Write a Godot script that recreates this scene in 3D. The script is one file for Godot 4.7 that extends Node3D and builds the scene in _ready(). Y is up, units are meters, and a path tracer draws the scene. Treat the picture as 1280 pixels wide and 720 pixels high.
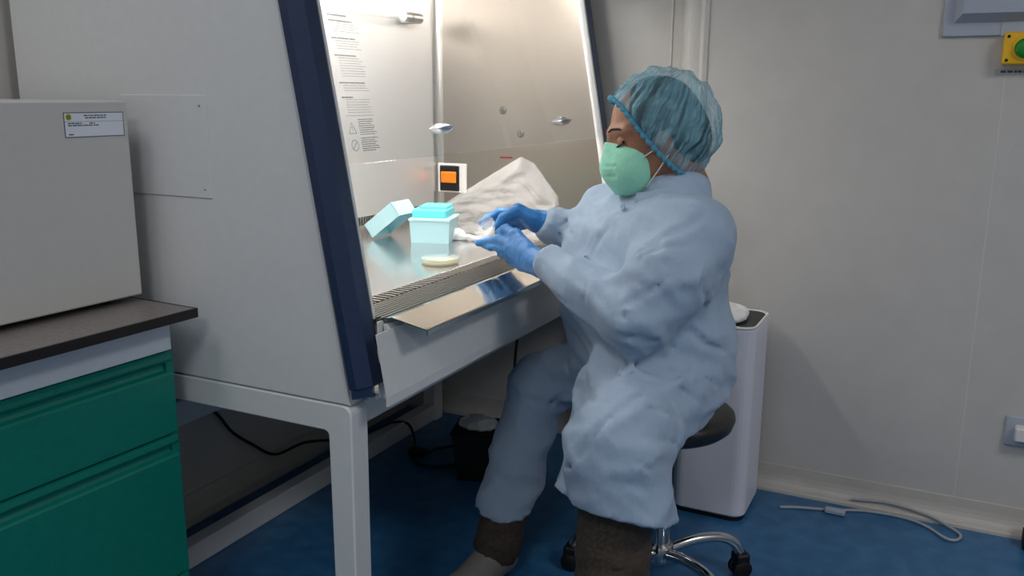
extends Node3D
# A worker at a biosafety cabinet in a dim laboratory. X runs out of the cabinet's front, Z along its width, metres.

const TILT := deg_to_rad(10.1)          # lean of the cabinet's sash
var M := {}
var used := {}
var rng := RandomNumberGenerator.new()


# ---------------------------------------------------------------- mesh builder
class MB:
	var v := PackedVector3Array()
	var n := PackedVector3Array()
	var uv := PackedVector2Array()
	var ix := PackedInt32Array()

	func vert(p: Vector3, nn: Vector3, t := Vector2.ZERO) -> int:
		v.append(p); n.append(nn); uv.append(t)
		return v.size() - 1

	func tri(a: int, b: int, c: int) -> void:
		var fn := (v[b] - v[a]).cross(v[c] - v[a])
		if fn.length_squared() < 1e-18:
			return
		if fn.dot(n[a] + n[b] + n[c]) > 0.0:
			ix.append(a); ix.append(c); ix.append(b)
		else:
			ix.append(a); ix.append(b); ix.append(c)

	func quad(a: int, b: int, c: int, d: int) -> void:
		tri(a, b, c); tri(a, c, d)

	func face(pts: Array, nn: Vector3, uvs := []) -> void:
		var k := []
		for i in pts.size():
			k.append(vert(pts[i], nn, uvs[i] if uvs.size() > i else Vector2.ZERO))
		for i in range(1, k.size() - 1):
			tri(k[0], k[i], k[i + 1])

	func rbox(center: Vector3, size: Vector3, r := 0.003, k := 2, xf := Transform3D.IDENTITY) -> void:
		var h := size * 0.5
		r = minf(r, minf(h.x, minf(h.y, h.z)) * 0.98)
		var ts := []
		for i in k + 1:
			ts.append(r * tan(PI / 4 * float(i) / k) )
		for axis in 3:
			for s in [-1.0, 1.0]:
				var a1 := (axis + 1) % 3
				var a2 := (axis + 2) % 3
				var g1 := []
				var g2 := []
				for i in k + 1:
					g1.append(-h[a1] + r - ts[k - i]); g2.append(-h[a2] + r - ts[k - i])
				for i in k + 1:
					g1.append(h[a1] - r + ts[i]); g2.append(h[a2] - r + ts[i])
				var ids := []
				for i in g1.size():
					var row := []
					for j in g2.size():
						var p := Vector3.ZERO
						p[axis] = s * h[axis]; p[a1] = g1[i]; p[a2] = g2[j]
						var inner := Vector3(clampf(p.x, -h.x + r, h.x - r), clampf(p.y, -h.y + r, h.y - r), clampf(p.z, -h.z + r, h.z - r))
						var nn := (p - inner).normalized()
						var q := inner + nn * r
						row.append(vert(xf * (center + q), xf.basis * nn, Vector2(p[a1], p[a2])))
					ids.append(row)
				for i in g1.size() - 1:
					for j in g2.size() - 1:
						quad(ids[i][j], ids[i + 1][j], ids[i + 1][j + 1], ids[i][j + 1])

	func box6(c: Array, _r := 0.0) -> void:   # eight corners: 0-3 bottom loop, 4-7 top loop
		for f in [[0, 1, 2, 3], [4, 5, 6, 7], [0, 1, 5, 4], [1, 2, 6, 5], [2, 3, 7, 6], [3, 0, 4, 7]]:
			var mid := Vector3.ZERO
			for q in c:
				mid += q / 8.0
			var nn: Vector3 = ((c[f[1]] - c[f[0]]) as Vector3).cross(c[f[3]] - c[f[0]]).normalized()
			var fc: Vector3 = (c[f[0]] + c[f[1]] + c[f[2]] + c[f[3]]) / 4.0
			if nn.dot(fc - mid) < 0:
				nn = -nn
			face([c[f[0]], c[f[1]], c[f[2]], c[f[3]]], nn)

	# polygon in local XY, extruded along local Z from z0 to z1, edges chamfered by b
	func prism(poly: PackedVector2Array, z0: float, z1: float, b := 0.0, xf := Transform3D.IDENTITY) -> void:
		if Geometry2D.is_polygon_clockwise(poly):
			poly.reverse()
		var m := poly.size()
		var inset := PackedVector2Array()
		for i in m:
			var d0 := (poly[i] - poly[(i + m - 1) % m]).normalized()
			var d1 := (poly[(i + 1) % m] - poly[i]).normalized()
			var n0 := Vector2(-d0.y, d0.x)
			var n1 := Vector2(-d1.y, d1.x)
			inset.append(poly[i] + (n0 + n1) * (b / maxf(0.35, 1.0 + n0.dot(n1))))
		var caps := Geometry2D.triangulate_polygon(inset)
		for s in 2:
			var z := z0 if s == 0 else z1
			var nn := xf.basis * Vector3(0, 0, -1.0 if s == 0 else 1.0)
			var base := v.size()
			for p in inset:
				vert(xf * Vector3(p.x, p.y, z), nn, p)
			for i in range(0, caps.size(), 3):
				tri(base + caps[i], base + caps[i + 1], base + caps[i + 2])
		for i in m:
			var j := (i + 1) % m
			var d := (poly[j] - poly[i]).normalized()
			var o := Vector3(d.y, -d.x, 0)
			var rings := [[inset, z0], [poly, z0 + b], [poly, z1 - b], [inset, z1]]
			for k in 3:
				if b == 0.0 and k != 1:
					continue
				var p0: PackedVector2Array = rings[k][0]
				var p1: PackedVector2Array = rings[k + 1][0]
				var nn := (xf.basis * (o + Vector3(0, 0, k - 1))).normalized()
				face([xf * Vector3(p0[i].x, p0[i].y, rings[k][1]), xf * Vector3(p0[j].x, p0[j].y, rings[k][1]), xf * Vector3(p1[j].x, p1[j].y, rings[k + 1][1]), xf * Vector3(p1[i].x, p1[i].y, rings[k + 1][1])], nn)

	# profile of Vector2(radius, height), turned about local Y; squash scales the z radius
	func lathe(prof: Array, segs := 32, xf := Transform3D.IDENTITY, squash := 1.0) -> void:
		var m := prof.size()
		var nr := []
		for i in m - 1:
			var d: Vector2 = (prof[i + 1] - prof[i])
			nr.append(Vector2(d.y, -d.x).normalized())
		for i in m - 1:
			var na: Vector2 = nr[i]
			var nb: Vector2 = nr[i]
			if i > 0 and nr[i - 1].dot(nr[i]) > 0.7:
				na = (nr[i - 1] + nr[i]).normalized()
			if i < m - 2 and nr[i + 1].dot(nr[i]) > 0.7:
				nb = (nr[i + 1] + nr[i]).normalized()
			var base := v.size()
			for s in segs + 1:
				var a := TAU * s / segs
				var c := cos(a)
				var sn := sin(a)
				vert(xf * Vector3(prof[i].x * c, prof[i].y, prof[i].x * sn * squash), (xf.basis * Vector3(na.x * c, na.y, na.x * sn)).normalized(), Vector2(float(s) / segs, prof[i].y))
				vert(xf * Vector3(prof[i + 1].x * c, prof[i + 1].y, prof[i + 1].x * sn * squash), (xf.basis * Vector3(nb.x * c, nb.y, nb.x * sn)).normalized(), Vector2(float(s) / segs, prof[i + 1].y))
			for s in segs:
				var q := base + s * 2
				quad(q, q + 1, q + 3, q + 2)

	func tube(pts: Array, r, segs := 10, flat := 1.0, up := Vector3.ZERO) -> void:
		var m := pts.size()
		var ref := up if up != Vector3.ZERO else Vector3(0.123, 0.9, 0.31)
		var prev: Vector3 = Vector3.ZERO
		var rings := []
		for i in m:
			var t: Vector3 = (pts[mini(i + 1, m - 1)] - pts[maxi(i - 1, 0)]).normalized()
			var s: Vector3 = (prev - t * prev.dot(t)) if prev != Vector3.ZERO else t.cross(ref)
			s = s.normalized()
			prev = s
			var u := t.cross(s).normalized()
			var rr: float = r[i] if r is Array else r
			var ring := []
			for k in segs + 1:
				var a := TAU * k / segs
				var o := s * cos(a) + u * sin(a) * flat
				var nn := (s * cos(a) * flat + u * sin(a)).normalized()
				ring.append(vert(pts[i] + o * rr, nn, Vector2(float(k) / segs, float(i))))
			rings.append(ring)
		for i in m - 1:
			for k in segs:
				quad(rings[i][k], rings[i][k + 1], rings[i + 1][k + 1], rings[i + 1][k])
		for e in [0, m - 1]:
			var t2: Vector3 = (pts[0] - pts[1]) if e == 0 else (pts[m - 1] - pts[m - 2])
			var fan := []
			for k in segs:
				fan.append(v[rings[e][k]])
			face(fan, t2.normalized())

	# surface nets of a Field
	func nets(f: Field, lo: Vector3, hi: Vector3, cell: float, xf := Transform3D.IDENTITY) -> void:
		const B := 5
		var nb := Vector3i(((hi - lo) / (cell * B)).ceil())
		var dim := nb * B + Vector3i.ONE
		var sx := 1
		var sy := dim.x
		var sz := dim.x * dim.y
		var g := PackedFloat32Array()
		g.resize(dim.x * dim.y * dim.z)
		g.fill(1.0)
		var half := B * cell * 0.9
		var act := []
		for bz in nb.z:
			for by in nb.y:
				for bx in nb.x:
					var c := lo + (Vector3(bx, by, bz) + Vector3(0.5, 0.5, 0.5)) * (B * cell)
					f.all()
					var d0 := f.d(c)
					var on := absf(d0) < half + f.slack + cell * 2.0
					if on:
						f.prep(c, half)
						act.append(Vector3i(bx, by, bz))
					for z in B + (1 if bz == nb.z - 1 else 0):
						for y in B + (1 if by == nb.y - 1 else 0):
							var o := (bx * B) + (by * B + y) * sy + (bz * B + z) * sz
							for x in B + (1 if bx == nb.x - 1 else 0):
								g[o + x] = f.d(lo + Vector3(bx * B + x, by * B + y, bz * B + z) * cell) if on else d0
		var ids := {}
		var offs := [0, sx, sy, sx + sy, sz, sx + sz, sy + sz, sx + sy + sz]
		var base := v.size()
		var edges := [[0, 1], [2, 3], [4, 5], [6, 7], [0, 2], [1, 3], [4, 6], [5, 7], [0, 4], [1, 5], [2, 6], [3, 7]]
		for b in act:
			for z in B:
				for y in B:
					for x in B:
						var i: int = (b.x * B + x) + (b.y * B + y) * sy + (b.z * B + z) * sz
						var neg := 0
						for k in 8:
							if g[i + offs[k]] < 0.0:
								neg += 1
						if neg == 0 or neg == 8:
							continue
						var acc := Vector3.ZERO
						var cnt := 0
						for e in edges:
							var ga: float = g[i + offs[e[0]]]
							var gb: float = g[i + offs[e[1]]]
							if (ga < 0.0) != (gb < 0.0):
								var t := ga / (ga - gb)
								var pa := Vector3(e[0] & 1, (e[0] >> 1) & 1, e[0] >> 2)
								var pb := Vector3(e[1] & 1, (e[1] >> 1) & 1, e[1] >> 2)
								acc += pa.lerp(pb, t); cnt += 1
						ids[i] = vert(lo + (Vector3(b.x * B + x, b.y * B + y, b.z * B + z) + acc / cnt) * cell, Vector3.ZERO)
		var start := ix.size()
		for i in ids:
			for ax in 3:
				var s0: int = [sx, sy, sz][ax]
				var s1: int = [sy, sz, sx][ax]
				var s2: int = [sz, sx, sy][ax]
				var inside := g[i] < 0.0
				if inside == (g[i + s0] < 0.0):
					continue
				if not (ids.has(i - s1) and ids.has(i - s2) and ids.has(i - s1 - s2)):
					continue
				var q := [ids[i], ids[i - s1], ids[i - s1 - s2], ids[i - s2]]
				var od: Array = [0, 1, 2, 0, 2, 3] if not inside else [0, 2, 1, 0, 3, 2]
				for k in od:
					ix.append(q[k])
		for k in range(start, ix.size(), 3):
			var fn := (v[ix[k + 2]] - v[ix[k]]).cross(v[ix[k + 1]] - v[ix[k]])
			for j in 3:
				n[ix[k + j]] += fn
		for k in range(base, v.size()):
			n[k] = (xf.basis * n[k]).normalized()
			v[k] = xf * v[k]

	func commit() -> ArrayMesh:
		var a := []
		a.resize(Mesh.ARRAY_MAX)
		a[Mesh.ARRAY_VERTEX] = v
		a[Mesh.ARRAY_NORMAL] = n
		a[Mesh.ARRAY_TEX_UV] = uv
		a[Mesh.ARRAY_INDEX] = ix
		var m := ArrayMesh.new()
		m.add_surface_from_arrays(Mesh.PRIMITIVE_TRIANGLES, a)
		return m


# ---------------------------------------------------------------- distance field: tapered bones, ellipsoids, creases, cuts
class Field:
	var a := []          # start
	var ba := []         # start to end, or the radii of an ellipsoid
	var l2 := []         # squared length; -1 marks an ellipsoid
	var ra := []
	var dr := []
	var k := []
	var cut := []        # bones taken away: [a, b, ra, rb, k]
	var planes := []     # [normal, offset]: keep dot(n, p) > offset
	var hems := []       # planes that act inside a ball: [normal, offset, centre, radius]
	var cr := []         # creases: [centre, reach, depth, width, points]
	var noise: FastNoiseLite
	var amp := 0.0
	var fine: FastNoiseLite   # narrower folds, drawn out along one direction
	var famp := 0.0
	var turn := Basis.IDENTITY
	var squeeze := Vector3.ONE
	var slack := 0.0
	var on := []
	var oncr := []

	func bone(p: Vector3, q: Vector3, r0: float, r1: float, kk := 0.02) -> void:
		a.append(p); ba.append(q - p); l2.append(maxf(1e-9, (q - p).length_squared())); ra.append(r0); dr.append(r1 - r0); k.append(kk)

	func ell(c: Vector3, r: Vector3, kk := 0.02) -> void:
		a.append(c); ba.append(r); l2.append(-1.0); ra.append(0.0); dr.append(0.0); k.append(kk)

	func chain(pts: Array, rs: Array, kk := 0.006) -> void:
		for i in pts.size() - 1:
			bone(pts[i], pts[i + 1], rs[i], rs[i + 1], kk)

	func crease(depth: float, width: float, pts: Array) -> void:
		var c := Vector3.ZERO
		for p in pts:
			c += p / pts.size()
		var reach := 0.0
		for p in pts:
			reach = maxf(reach, c.distance_to(p))
		cr.append([c, reach + width * 3.0, depth, width, pts])

	func all() -> void:
		on = range(a.size())
		oncr = []

	func prep(c: Vector3, h: float) -> void:
		var ds := []
		var lowest := 1e9
		for i in a.size():
			var x := one(i, c)
			ds.append(x)
			lowest = minf(lowest, x)
		on = []
		for i in a.size():
			if ds[i] < lowest + 2.0 * h + k[i] * 1.2:
				on.append(i)
		oncr = []
		for q in cr:
			if c.distance_to(q[0]) < q[1] + h * 1.2:
				oncr.append(q)

	func one(i: int, p: Vector3) -> float:
		var q: Vector3 = p - a[i]
		var b: Vector3 = ba[i]
		if l2[i] < 0.0:
			var s := q / b
			var k0 := s.length()
			var k1 := (s / b).length()
			return k0 * (k0 - 1.0) / maxf(k1, 1e-6)
		var h := clampf(q.dot(b) / l2[i], 0.0, 1.0)
		return (q - b * h).length() - ra[i] - dr[i] * h

	func d(p: Vector3) -> float:
		var r := 1e9
		for i in on:
			var c := one(i, p)
			var kk: float = k[i]
			if r > 1e8:
				r = c
			else:
				var h := maxf(kk - absf(r - c), 0.0) / kk
				r = minf(r, c) - h * h * kk * 0.25
		for q in cut:
			var qa: Vector3 = q[0]
			var qb: Vector3 = q[1] - q[0]
			var hh := clampf((p - qa).dot(qb) / maxf(1e-9, qb.length_squared()), 0.0, 1.0)
			var c2: float = -((p - qa - qb * hh).length() - lerpf(q[2], q[3], hh))
			var kk2: float = q[4]
			var h2 := maxf(kk2 - absf(r - c2), 0.0) / kk2
			r = maxf(r, c2) + h2 * h2 * kk2 * 0.25
		if absf(r) < 0.05:
			for q in oncr:
				var best := 1e9
				var pts: Array = q[4]
				var along := 0.0
				for i in pts.size() - 1:
					var e: Vector3 = pts[i + 1] - pts[i]
					var w: Vector3 = p - pts[i]
					var t := clampf(w.dot(e) / e.length_squared(), 0.0, 1.0)
					var d2 := (w - e * t).length_squared()
					if d2 < best:
						best = d2
						along = (i + t) / (pts.size() - 1)
				var x: float = best / (q[3] * q[3])
				if x < 16.0:
					r += q[2] * clampf(minf(along, 1.0 - along) * 7.0, 0.0, 1.0) * (1.1 * exp(-1.5 * sqrt(x)) - 0.45 * exp(-x * 0.22))
			if amp > 0.0:
				r += amp * (absf(noise.get_noise_3dv(p * squeeze)) * 2.0 - 0.5)
			if famp > 0.0:
				r += famp * (absf(fine.get_noise_3dv((turn * p) * Vector3(0.30, 1.7, 0.9))) * 2.2 - 0.6)
		for q in hems:
			if p.distance_squared_to(q[2]) < q[3] * q[3]:
				r = maxf(r, q[1] - q[0].dot(p))
		for q in planes:
			r = maxf(r, q[1] - q[0].dot(p))
		return r


# ---------------------------------------------------------------- scene helpers
func numbered(called: String) -> String:
	var k: int = used.get(called, 0)
	used[called] = k + 1
	return called if k == 0 else "%s_%03d" % [called, k]

func tag(o: Node3D, label: String, category := "", group := "") -> Node3D:
	o.set_meta("label", label)
	if category: o.set_meta("category", category)
	if group: o.set_meta("group", group)
	return o

func thing(called: String, label: String, category: String, at := Vector3.ZERO, turn := 0.0) -> Node3D:
	var o := Node3D.new()
	o.name = numbered(called)
	add_child(o)
	o.position = at
	o.rotation.y = turn
	tag(o, label, category)
	return o

func put(called: String, mb, m: Material, parent: Node3D = null) -> MeshInstance3D:
	var o := MeshInstance3D.new()
	o.mesh = mb.commit() if mb is MB else mb
	o.material_override = m
	o.cast_shadow = GeometryInstance3D.SHADOW_CASTING_SETTING_ON
	if parent == null:
		o.name = numbered(called)
		add_child(o)
	else:
		o.name = called
		parent.add_child(o, true)
	return o

func struct(called: String, mb, m: Material) -> MeshInstance3D:
	var o := put(called, mb, m)
	o.set_meta("kind", "structure")
	return o

func bx(c: Vector3, s: Vector3, r := 0.003, k := 2) -> MB:
	var mb := MB.new()
	mb.rbox(c, s, r, k)
	return mb

func span(lo: Vector3, hi: Vector3, r := 0.003, k := 2) -> MB:
	return bx((lo + hi) / 2.0, hi - lo, r, k)

func smooth(pts: Array, sub := 6) -> Array:
	var o := []
	for i in pts.size() - 1:
		var p0: Vector3 = pts[maxi(i - 1, 0)]
		var p3: Vector3 = pts[mini(i + 2, pts.size() - 1)]
		for s in sub:
			o.append((pts[i] as Vector3).cubic_interpolate(pts[i + 1], p0, p3, float(s) / sub))
	o.append(pts[-1])
	return o

func mat(c: Color, rough := 0.6, metal := 0.0, called := "") -> StandardMaterial3D:
	var m := StandardMaterial3D.new()
	m.albedo_color = c
	m.roughness = rough
	m.metallic = metal
	m.resource_name = called
	return m

func noise_tex(freq: float, size := 512, ramp := [], normal := 0.0, octaves := 4, kind := FastNoiseLite.TYPE_SIMPLEX_SMOOTH) -> NoiseTexture2D:
	var nz := FastNoiseLite.new()
	nz.seed = 7 + int(freq * 1000.0)
	nz.noise_type = kind
	nz.frequency = freq
	nz.fractal_octaves = octaves
	var t := NoiseTexture2D.new()
	t.width = size; t.height = size
	t.seamless = true
	t.noise = nz
	if normal > 0.0:
		t.as_normal_map = true
		t.bump_strength = normal
	elif ramp.size() == 2:
		var g := Gradient.new()
		g.set_color(0, ramp[0]); g.set_color(1, ramp[1])
		t.color_ramp = g
	return t

func triplanar(m: StandardMaterial3D, s: float) -> StandardMaterial3D:
	m.uv1_triplanar = true
	m.uv1_scale = Vector3(s, s, s)
	return m

func grain(c: Color, rough: float, scale: float, spread := 0.04, bump := 0.0, metal := 0.0, called := "") -> StandardMaterial3D:
	var m := mat(Color.WHITE, rough, metal, called)
	m.albedo_texture = noise_tex(0.02, 512, [c.darkened(spread), c.lightened(spread)])
	if bump > 0.0:
		m.normal_enabled = true
		m.normal_texture = noise_tex(0.08, 512, [], 4.0)
		m.normal_scale = bump
	return triplanar(m, scale)

func glassy(c: Color, alpha: float, rough := 0.05, called := "") -> StandardMaterial3D:
	var m := mat(Color(c.r, c.g, c.b, alpha), rough, 0.0, called)
	m.transparency = BaseMaterial3D.TRANSPARENCY_ALPHA
	m.cull_mode = BaseMaterial3D.CULL_DISABLED
	return m


# ---------------------------------------------------------------- the scene
func _ready() -> void:
	rng.seed = 11
	camera_and_light()
	materials()
	room()
	cabinet()
	stand()
	bench()
	wall_fittings()
	purifier()
	floor_things()
	stool()
	bench_top_items()
	person()


func camera_and_light() -> void:
	var cam := Camera3D.new()
	cam.name = "camera"
	cam.fov = 36.11
	cam.near = 0.05
	cam.position = Vector3(0.866, 1.15, 1.2285)
	cam.rotation_degrees = Vector3(-12.35, 26.34, 0.32)
	add_child(cam)
	cam.current = true
	var env := Environment.new()
	env.background_mode = Environment.BG_COLOR
	env.background_color = Color(0.02, 0.02, 0.02)
	env.tonemap_mode = Environment.TONE_MAPPER_LINEAR
	env.tonemap_exposure = 1.0
	env.sdfgi_enabled = true
	env.ssao_enabled = true
	env.ssil_enabled = true
	var we := WorldEnvironment.new()
	we.name = "world_environment"
	we.environment = env
	add_child(we)


func area(called: String, parent: Node3D, at: Vector3, size: Vector2, energy: float, c: Color, tilt := 0.0) -> void:
	var l := AreaLight3D.new()
	l.name = called
	l.area_size = size
	l.light_energy = energy
	l.light_color = c
	l.area_range = 12.0
	l.area_attenuation = 2.0
	l.area_normalize_energy = true
	l.shadow_enabled = true
	l.position = at
	l.basis = Basis(Vector3.BACK, deg_to_rad(tilt)) * Basis(Vector3.RIGHT, -PI / 2)
	parent.add_child(l, true)


func materials() -> void:
	M.wall = grain(Color(0.765, 0.755, 0.735), 0.42, 0.9, 0.02, 0.0, 0.0, "wall_panel")
	M.ceiling = mat(Color(0.88, 0.88, 0.87), 0.7, 0.0, "ceiling_panel")
	M.floor = grain(Color(0.15, 0.39, 0.58), 0.32, 1.3, 0.10, 0.0, 0.0, "blue_vinyl")
	M.cove = grain(Color(0.75, 0.73, 0.70), 0.35, 1.5, 0.03, 0.0, 0.0, "cove_strip")
	M.seam = mat(Color(0.8, 0.79, 0.77), 0.5, 0.0, "sealant")
	M.paint = grain(Color(0.85, 0.855, 0.85), 0.38, 3.0, 0.015, 0.03, 0.0, "powder_coat")
	M.navy = grain(Color(0.125, 0.19, 0.315), 0.34, 4.0, 0.04, 0.0, 0.0, "navy_paint")
	M.steel = mat(Color(0.82, 0.81, 0.79), 0.3, 0.95, "stainless_steel")
	M.steel.roughness_texture = noise_tex(0.03, 512, [Color(0.9, 0.9, 0.9), Color(1, 1, 1)])
	triplanar(M.steel, 2.0)
	M.matte_steel = mat(Color(0.84, 0.825, 0.80), 0.36, 0.85, "brushed_steel")
	M.matte_steel.roughness_texture = M.steel.roughness_texture
	triplanar(M.matte_steel, 2.0)
	M.lit_back_steel = mat(Color(0.87, 0.865, 0.86), 0.40, 0.5, "lit_lining_steel")  # same lining steel, coloured paler to imitate the light on the back
	M.shaded_side_steel = mat(Color(0.64, 0.61, 0.57), 0.33, 0.93, "shaded_side_steel")  # same lining steel, coloured darker to imitate the dim reflection at the sides
	for q in [M.lit_back_steel, M.shaded_side_steel]:
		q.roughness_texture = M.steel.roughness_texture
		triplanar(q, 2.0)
	M.deck = mat(Color(0.80, 0.80, 0.80), 0.20, 0.92, "polished_deck")
	M.polished = mat(Color(0.83, 0.82, 0.80), 0.10, 1.0, "polished_steel")
	M.dark = mat(Color(0.025, 0.025, 0.027), 0.8, 0.0, "dark_gap")
	M.chrome = mat(Color(0.8, 0.8, 0.8), 0.12, 1.0, "chrome")
	M.grip = mat(Color(0.80, 0.81, 0.83), 0.28, 0.9, "satin_metal")
	M.glass = glassy(Color(0.95, 0.98, 0.97), 0.04, 0.02, "sash_glass")
	M.lamp = mat(Color(1, 1, 1), 0.5, 0.0, "lamp_tube")
	M.lamp.emission_enabled = true
	M.lamp.emission = Color(1.0, 0.97, 0.93)
	M.lamp.emission_energy_multiplier = 2.0
	M.panel = mat(Color(1, 1, 1), 0.5, 0.0, "light_diffuser")
	M.panel.emission_enabled = true
	M.panel.emission = Color(1.0, 0.98, 0.95)
	M.panel.emission_energy_multiplier = 1.0
	M.white = mat(Color(0.87, 0.87, 0.86), 0.4, 0.0, "white_plastic")
	M.offwhite = grain(Color(0.77, 0.765, 0.75), 0.4, 3.0, 0.012, 0.03, 0.0, "appliance_enamel")
	M.black = mat(Color(0.035, 0.035, 0.038), 0.5, 0.0, "black_plastic")
	M.rubber = mat(Color(0.03, 0.03, 0.03), 0.75, 0.0, "black_rubber")
	M.green = grain(Color(0.0, 0.46, 0.40), 0.36, 3.0, 0.03, 0.02, 0.0, "green_laminate")
	M.worktop = grain(Color(0.50, 0.475, 0.46), 0.4, 6.0, 0.08, 0.0, 0.0, "grey_laminate")
	M.edge = mat(Color(0.10, 0.07, 0.065), 0.45, 0.0, "dark_edge_band")
	M.rail = mat(Color(0.82, 0.85, 0.88), 0.4, 0.0, "pale_rail")
	M.yellow = mat(Color(0.93, 0.72, 0.04), 0.4, 0.0, "yellow_plastic")
	M.greenbtn = mat(Color(0.02, 0.52, 0.13), 0.35, 0.0, "green_button")
	M.boxgrey = mat(Color(0.66, 0.69, 0.74), 0.4, 0.0, "grey_enamel")
	M.leather = grain(Color(0.09, 0.085, 0.085), 0.42, 8.0, 0.1, 0.1, 0.0, "black_vinyl")
	M.skin = grain(Color(0.62, 0.42, 0.31), 0.5, 14.0, 0.05, 0.05, 0.0, "skin")
	M.hair = mat(Color(0.035, 0.032, 0.032), 0.6, 0.0, "black_hair")
	M.gown = grain(Color(0.61, 0.69, 0.775), 0.85, 6.0, 0.025, 0.0, 0.0, "blue_gown_cloth")
	M.gown.normal_enabled = true
	M.gown.normal_texture = noise_tex(0.012, 512, [], 9.0, 5)
	M.gown.normal_scale = 0.25
	M.gown.uv1_scale = Vector3(3.5, 2.6, 3.5)
	M.gown.rim_enabled = true
	M.gown.rim = 0.25
	M.trousers = grain(Color(0.235, 0.19, 0.15), 0.9, 9.0, 0.12, 0.2, 0.0, "brown_cloth")
	M.glove = grain(Color(0.17, 0.48, 0.76), 0.42, 20.0, 0.05, 0.35, 0.0, "blue_nitrile")
	M.mask = grain(Color(0.58, 0.85, 0.74), 0.85, 12.0, 0.03, 0.1, 0.0, "green_mask_cloth")
	M.cap = mat(Color(0.60, 0.80, 0.86, 1.0), 0.85, 0.0, "sheer_cap_cloth")
	M.cap.albedo_texture = pleat_texture()
	M.cap.transparency = BaseMaterial3D.TRANSPARENCY_ALPHA
	M.cap.cull_mode = BaseMaterial3D.CULL_DISABLED
	M.band = grain(Color(0.27, 0.57, 0.68), 0.85, 20.0, 0.1, 0.2, 0.0, "gathered_band")
	M.bag = mat(Color(0.93, 0.92, 0.91, 0.24), 0.3, 0.0, "clear_bag")
	M.bag.transparency = BaseMaterial3D.TRANSPARENCY_ALPHA
	M.bag.cull_mode = BaseMaterial3D.CULL_DISABLED
	M.teal = mat(Color(0.46, 0.95, 0.97), 0.35, 0.0, "cyan_plastic")
	M.teal.backlight_enabled = true
	M.teal.backlight = Color(0.25, 0.5, 0.5)
	M.paleteal = mat(Color(0.78, 0.95, 0.98), 0.35, 0.0, "pale_cyan_plastic")
	M.paleteal.backlight_enabled = true
	M.paleteal.backlight = Color(0.3, 0.45, 0.45)
	M.clear = glassy(Color(0.95, 0.97, 0.97), 0.10, 0.05, "clear_polystyrene")
	M.agar = mat(Color(0.86, 0.74, 0.30), 0.3, 0.0, "yellow_agar")
	M.tissue = grain(Color(0.93, 0.93, 0.92), 0.9, 8.0, 0.02, 0.3, 0.0, "white_tissue")
	M.amber = mat(Color(0.90, 0.50, 0.10), 0.2, 0.0, "amber_cover")
	M.red = mat(Color(0.50, 0.10, 0.16), 0.5, 0.0, "red_sticker")
	M.cable = mat(Color(0.03, 0.03, 0.032), 0.5, 0.0, "black_cable")
	M.whitecable = mat(Color(0.62, 0.64, 0.66), 0.45, 0.0, "grey_cable")


func pleat_texture() -> ImageTexture:
	# gathered gauze: narrow threads of closer and looser weave that run from the band to the crown
	var nz := FastNoiseLite.new()
	nz.seed = 31
	nz.frequency = 0.035
	nz.fractal_octaves = 3
	var im := Image.create(1024, 128, false, Image.FORMAT_RGBA8)
	for y in 128:
		for x in 1024:
			var a := absf(nz.get_noise_3d(x * 1.0, y * 0.22, 40.0 * sin(x * TAU / 1024.0)))
			var b := nz.get_noise_3d(x * 3.1, y * 0.9, 7.0)
			var t := clampf(0.36 + 0.75 * (0.28 - a) + 0.22 * b, 0.16, 0.80)
			im.set_pixel(x, y, Color(0.92, 0.96, 0.97, t))
	return ImageTexture.create_from_image(im)


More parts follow.
